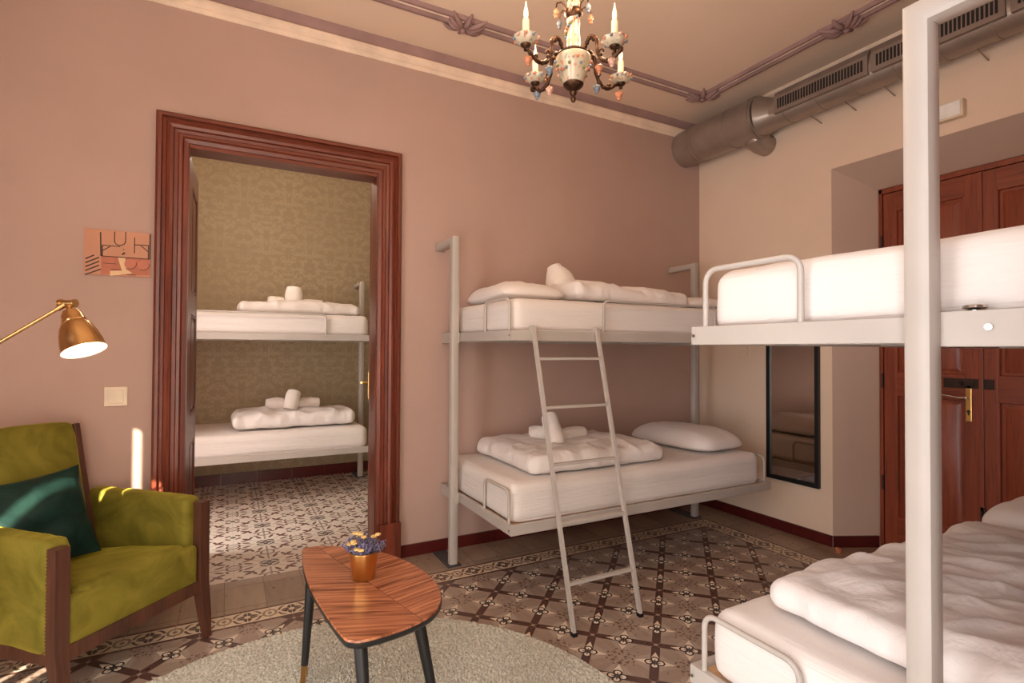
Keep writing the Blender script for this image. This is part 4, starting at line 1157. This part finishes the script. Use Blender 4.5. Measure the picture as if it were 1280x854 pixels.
# ------------------------------------------------------------------ FLOOR LAMP
def lamp():
    D = 1.83; f = 667.67; o = Vector((-3.700262, -3.40589524, 1.35))
    fw = Vector((.46998, .88255, .01518)); rt = Vector((.8826, -.4701, .005)); up = Vector((-.01155, -.01105, .99987))
    head = Vector((-4.181, -1.098, 1.500))      # joint above the shade
    pole = Vector((-4.80, -.98, 0)); pz = 1.04
    root = thing('floor_lamp', (pole.x, pole.y, 0), 'brushed brass floor lamp, its lit bell shade reaching over the armchair', 'floor lamp')
    MB().lathe([(0, 0), (.13, 0), (.135, .006), (.13, .018), (.03, .024), (.012, .034), (0, .034)], (pole.x, pole.y, 0), 40).build('base', 'brass', root)
    MB().tube([(pole.x, pole.y, .03), (pole.x, pole.y, 1.42)], .008, 14).build('pole', 'brass', root)
    MB().tube([(pole.x, pole.y-.0, pz-.025), (pole.x, pole.y, pz+.025)], .014, 14).build('pole_joint', 'brass', root)
    a = Vector((pole.x, pole.y, pz)); d = (head-a).normalized()
    MB().tube([a-d*.12, head-d*.012], .0058, 12).build('arm', 'brass', root)
    jt = MB(); sd = Vector((.88, -.47, 0))
    jt.tube([head-sd*.020, head+sd*.020], .011, 14); jt.tube([head-sd*.028, head-sd*.020], .014, 14); jt.tube([head+sd*.020, head+sd*.028], .014, 14); jt.tube([head-d*.035, head-d*.008], .009, 12)
    jt.build('swivel_joint', 'brass', root)
    # shade axis leans to the right of the view
    ax = (Vector((0, 0, -1)) + sd*.47 + Vector((-.47, -.88, 0))*.12).normalized()
    q = Vector((0, 0, -1)).rotation_difference(ax).to_matrix()
    def tr(pr): return [(r, -z) for r, z in pr]
    c = head + ax*.012
    outer = [(0, .0), (.008, .0), (.010, .012), (.022, .018), (.030, .034), (.034, .054), (.0355, .056), (.0355, .062), (.038, .064), (.046, .080), (.054, .106), (.060, .136), (.0625, .163), (.064, .166)]
    mb = MB().lathe(tr(outer), c, 48, q); sh = mb.build('lamp_shade', 'brass', root, angle=30)
    # open rim: remove cap by using an inner liner shell instead
    me = sh.data; bm = bmesh.new(); bm.from_mesh(me)
    big = [f_ for f_ in bm.faces if len(f_.verts) > 10 and (f_.calc_center_median()-c).length > .1]
    bmesh.ops.delete(bm, geom=big, context='FACES'); bm.to_mesh(me); bm.free()
    inner = [(.064, .166), (.0618, .164), (.058, .136), (.051, .106), (.042, .082), (.026, .066), (0, .064)]
    mb = MB().lathe(tr(inner), c, 48, q); s2 = mb.build('shade_liner', 'shade_white', sh, angle=60)
    bm = bmesh.new(); bm.from_mesh(s2.data); bmesh.ops.delete(bm, geom=[f_ for f_ in bm.faces if len(f_.verts) > 10 and (f_.calc_center_median()-c).length > .12], context='FACES'); bm.to_mesh(s2.data); bm.free()
    bp = c + ax*.118
    MB().ball(bp, .026, 20).tube([c+ax*.066, c+ax*.10], .014, 12).build('bulb', 'lamp_bulb', root)
lamp()

# ------------------------------------------------------------------ CHANDELIER
def chandelier():
    c = Vector((-2.618, -1.831, 0)); Rv = Vector((.8826, -.4701, 0)); Fv = Vector((.47, .8826, 0))
    root = thing('chandelier', (c.x, c.y, 2.24), 'antique bronze and flowered porcelain chandelier with candle lights hanging from the ceiling', 'chandelier')
    def Lp(p): return c+Rv*p[0]+Fv*p[1]+Vector((0, 0, p[2]))
    def B(mb, nm, mat, par=None, ang=45): return mb.build(nm, mat, par or root, angle=ang)
    B(MB().lathe([(0, 2.236), (.006, 2.238), (.010, 2.246), (.009, 2.254), (.005, 2.258), (.011, 2.264), (.013, 2.272), (.008, 2.278), (.022, 2.284), (.034, 2.294), (.037, 2.300), (.030, 2.304), (0, 2.304)], c, 24), 'finial', 'bronze')
    B(MB().lathe([(.030, 2.302), (.036, 2.304), (.040, 2.315), (.052, 2.350), (.060, 2.375), (.0635, 2.392), (.060, 2.398), (0, 2.398)], c, 40), 'urn', 'porcelain')
    B(MB().lathe([(0, 2.396), (.058, 2.396), (.062, 2.402), (.056, 2.410), (.040, 2.412), (.028, 2.418), (0, 2.42)], c, 32), 'rim', 'bronze')
    B(MB().lathe([(0, 2.416), (.026, 2.416), (.029, 2.426), (.024, 2.436), (.026, 2.446), (.021, 2.490), (.023, 2.515), (.024, 2.535), (0, 2.536)], c, 28), 'column', 'porcelain')
    B(MB().lathe([(0, 2.534), (.020, 2.534), (.030, 2.545), (.034, 2.556), (.030, 2.566), (.024, 2.572), (0, 2.574)], c, 28), 'crown_cup', 'bronze')
    B(MB().lathe([(0, 2.572), (.020, 2.572), (.023, 2.59), (.017, 2.62), (.020, 2.66), (.024, 2.70), (.014, 2.73), (0, 2.735)], c, 28), 'upper_column', 'porcelain')
    # flower garlands winding up the column
    for m, (dr, k0) in (('petal_orange', (.0, 0)), ('petal_blue', (0, 1)), ('leaf_green', (0, 2)), ('petal_pink', (0, 3))):
        mb = MB()
        for k in range(k0, 44, 4):
            t = k/44; a = t*13; z = 2.42+t*.29; r = .026 if z < 2.53 else .026
            if 2.535 < z < 2.575: continue
            p = Lp((r*math.cos(a), r*math.sin(a), z)); mb.ball(p, .0062, 7); mb.ball(p+Vector((.004, 0, .004)), .004, 6); mb.ball(p+Vector((-.004, .002, -.003)), .004, 6)
        for k in range(k0, 26, 4):       # swag round the urn
            a = 2*PI*k/26; sw = abs(math.sin(a*2)); z = 2.382-.045*sw; r = .0665-.02*(2.392-z)/.09*1.0
            p = Lp((r*math.cos(a), r*math.sin(a), z)); mb.ball(p, .0058, 7); mb.ball(p+Vector((.003, .003, .005)), .0038, 6)
        B(mb, 'porcelain_flowers', m, ang=60)
    # arms
    arms = [(-.174, -.128), (.124, -.122), (-.131, .128), (.196, .128)]
    for k, (ax, ay) in enumerate(arms):
        R = math.hypot(ax, ay); ux, uy = ax/R, ay/R
        def Q(r, z): return Lp((ux*r, uy*r, z))
        ctrl = [(.048, 2.402), (.058, 2.428), (.078, 2.443), (.098, 2.428), (.104, 2.398), (.110, 2.366), (.128, 2.340), (.155, 2.330), (.183, 2.338), (.200, 2.352), (R+.002, 2.366)]
        pts = [Q(r, z) for r, z in ctrl]
        sm = []
        for i in range(len(pts)-1):
            p0 = pts[max(0, i-1)]; p1 = pts[i]; p2 = pts[i+1]; p3 = pts[min(len(pts)-1, i+2)]
            for j in range(5):
                t = j/5; sm.append(.5*((2*p1)+(-p0+p2)*t+(2*p0-5*p1+4*p2-p3)*t*t+(-p0+3*p1-3*p2+p3)*t**3))
        sm.append(pts[-1])
        ar = B(MB().tube(sm, [.0068+.0012*math.sin(i*.9) for i in range(len(sm))], 9), 'arm', 'bronze')
        cu = MB(); s0 = Q(.118, 2.352)
        cu.tube([s0+(Q(.118+.012*math.cos(t)*(1-t/8), 2.37+.016*math.sin(t)*(1-t/8))-Q(.118, 2.352)) for t in [i*.5 for i in range(12)]], .0032, 7)
        for t in range(5): cu.ball(Q(.06+.028*t, [2.428, 2.43, 2.362, 2.332, 2.345][t]), .0085, 7)
        B(cu, 'scroll', 'bronze', ar)
        b = Q(R, 0)
        B(MB().lathe([(0, 2.348), (.007, 2.350), (.006, 2.358), (.015, 2.364), (.018, 2.370), (0, 2.371)], b, 16), 'cup_socket', 'bronze', ar)
        # scalloped saucer
        n = 40; mb = MB(); prof = [(.010, 2.370), (.026, 2.374), (.036, 2.384), (.041, 2.394), (.038, 2.395), (.026, 2.386), (.008, 2.384)]
        vs = []
        for r, z in prof:
            for j in range(n):
                a = 2*PI*j/n; q = r*(1+.07*math.cos(a*8)*(r > .03)); vs.append((b.x+q*math.cos(a), b.y+q*math.sin(a), z))
        mb.add(vs, [(i*n+j, i*n+(j+1) % n, (i+1)*n+(j+1) % n, (i+1)*n+j) for i in range(len(prof)-1) for j in range(n)])
        dish = B(mb, 'drip_pan', 'porcelain', ar)
        B(MB().lathe([(0, 2.382), (.0125, 2.382), (.0115, 2.39), (.0112, 2.452), (.009, 2.457), (0, 2.457)], b, 16), 'candle', 'candle', ar)
        B(MB().lathe([(0, 2.455), (.006, 2.457), (.0085, 2.470), (.0075, 2.484), (.0035, 2.500), (.0012, 2.515), (0, 2.518)], b, 14), 'flame_bulb', 'bulb_warm', ar)
        for mname, j0 in (('petal_orange', 0), ('petal_blue', 1), ('petal_pink', 2)):
            mb = MB()
            for j in range(j0, 9, 3):
                a = 2*PI*j/9+k; p = Vector((b.x+.040*math.cos(a), b.y+.040*math.sin(a), 2.388)); mb.ball(p, .0058, 7); mb.ball(p+Vector((.004, 0, .005)), .004, 6)
            # hanging porcelain rose under the arm end and the inner bend
            if (k+j0) % 3 == 0: hp_ = Q(R-.01, 2.322)
            elif (k+j0) % 3 == 1: hp_ = Q(.112, 2.318)
            else: hp_ = None
            B(mb, 'porcelain_flowers', mname, dish, 60)
            if hp_ is not None:
                mb = MB(); mb.ball(hp_, .0125, 10, (1, 1, 1.15)); mb.ball(hp_+Vector((0, 0, -.014)), .007, 8)
                for j in range(5): mb.ball(hp_+Vector((.009*math.cos(j*1.26), .009*math.sin(j*1.26), .004)), .006, 6)
                mb.tube([hp_, hp_+Vector((0, 0, .02))], .0012, 5)
                B(mb, 'porcelain_rose', mname, ar, 60)
    # upper hooks with pendants
    for k in range(6):
        a = 2*PI*k/6+.25
        def Q(r, z): return Lp((r*math.cos(a), r*math.sin(a), z))
        pts = [Q(.028, 2.560), Q(.034, 2.580), Q(.048, 2.590), Q(.062, 2.585), Q(.066, 2.568)]
        hk = B(MB().tube(pts, .0028, 7), 'hook', 'bronze')
        p = Q(.066, 2.550)
        B(MB().tube([Q(.066, 2.568), p], .001, 5).ball(p, .0095, 9, (1, 1, 1.3)).ball(p-Vector((0, 0, .015)), .006, 8), 'pendant', ('petal_orange', 'petal_pink', 'petal_blue')[k % 3], hk)
    # chain and ceiling cup
    mb = MB(); z = 2.735; k = 0
    while z < 3.28:
        d = Rv if k % 2 else Fv
        pts = [c+Vector((0, 0, z+.014))+d*(.008*math.cos(t))+Vector((0, 0, .018*math.sin(t))) for t in [2*PI*i/12 for i in range(12)]]
        mb.tube(pts, .002, 6, closed=True); z += .029; k += 1
    B(mb, 'chain', 'bronze')
    B(MB().lathe([(0, 3.285), (.012, 3.286), (.03, 3.30), (.05, 3.33), (.052, Hc), (0, Hc)], c, 28), 'ceiling_cup', 'bronze')
chandelier()

# ------------------------------------------------------------------ LIGHT
w = bpy.data.worlds.new('sky'); S.world = w; w.use_nodes = True
bg = w.node_tree.nodes['Background']; bg.inputs[0].default_value = (1.0, .975, .965, 1); bg.inputs[1].default_value = 7.2
def portal(loc, rot, sx, sy):
    l = bpy.data.lights.new('window_portal', 'AREA'); l.shape = 'RECTANGLE'; l.size = sx; l.size_y = sy; l.cycles.is_portal = True
    o = bpy.data.objects.new('window_portal', l); COL.objects.link(o); o.location = loc; o.rotation_euler = rot; return o
portal(((OX0-3.28)/2, YF-.41, OZ/2), (math.radians(90), 0, 0), -3.28-OX0, OZ)
portal((XF-.13, .64, 1.35), (math.radians(90), 0, math.radians(-90)), .96, 2.7)
portal((XL-.13, -2.645, 1.225), (math.radians(90), 0, math.radians(-90)), .81, 2.45)
sl = bpy.data.lights.new('sun', 'SUN'); sl.energy = 24.0; sl.angle = math.radians(.6); sl.color = (1, .86, .68)
so = bpy.data.objects.new('sun', sl); COL.objects.link(so)
e = math.radians(22); dirv = Vector((.6*math.cos(e), .8*math.cos(e), -math.sin(e)))
so.rotation_euler = dirv.to_track_quat('-Z', 'Y').to_euler(); so.location = (-8, -6, 5)
gl = thing('unseen_fill_globe', (-3.6, 1.1, 3.0), 'added white fill globe under the wallpaper room ceiling, unseen above the view', 'lamp')  # out-of-view globe added to brighten the wallpaper room
MB().ball((-3.6, 1.1, 3.05), .11, 24).build('globe', emis('fill_globe_glow', (255, 226, 190), 2.0), gl)
MB().tube([(-3.6, 1.1, 3.14), (-3.6, 1.1, Hc+.05)], .012, 10).build('stem', 'brass', gl)
def point(name, loc, en, col, r=.03):
    l = bpy.data.lights.new(name, 'POINT'); l.energy = en; l.color = col; l.shadow_soft_size = r
    o = bpy.data.objects.new(name, l); COL.objects.link(o); o.location = loc
point('far_room_fill', (-3.6, 1.1, 2.90), 22, (1, .84, .66), .11)  # added fill for the wallpaper room, placed below the globe
for (ax, ay) in ((-.174, -.128), (.124, -.122), (-.131, .128), (.196, .128)):
    p = Vector((-2.618, -1.831, 2.60))+Vector((.8826, -.4701, 0))*ax+Vector((.47, .8826, 0))*ay
    point('warm_fill_light', p, 3.8, (1, .68, .42), .04)  # warm fill added above the candle bulbs for upper walls and ceiling

# ------------------------------------------------------------------ CAMERA
cam = bpy.data.cameras.new('camera'); cam.sensor_width = 36; cam.lens = 667.67/1280*36; cam.clip_start = .02
co = bpy.data.objects.new('camera', cam); COL.objects.link(co)
fwv = Vector((.46998048, .88254624, .01518185)); rv_ = Vector((.88260125, -.47009578, .0049994)); uv_ = Vector((-.01154913, -.0110499, .99987225))
mw = Matrix((( rv_.x, uv_.x, -fwv.x, -3.700262), (rv_.y, uv_.y, -fwv.y, -3.40589524), (rv_.z, uv_.z, -fwv.z, 1.35), (0, 0, 0, 1)))
co.matrix_world = mw
S.camera = co
S.view_settings.view_transform = 'Standard'; S.view_settings.look = 'None'; S.view_settings.gamma = 1; S.view_settings.use_curve_mapping = False
S.view_settings.exposure = 0.27
S.cycles.max_bounces = 10; S.cycles.diffuse_bounces = 6; S.cycles.caustics_reflective = False; S.cycles.caustics_refractive = False
S.cycles.sample_clamp_indirect = 6
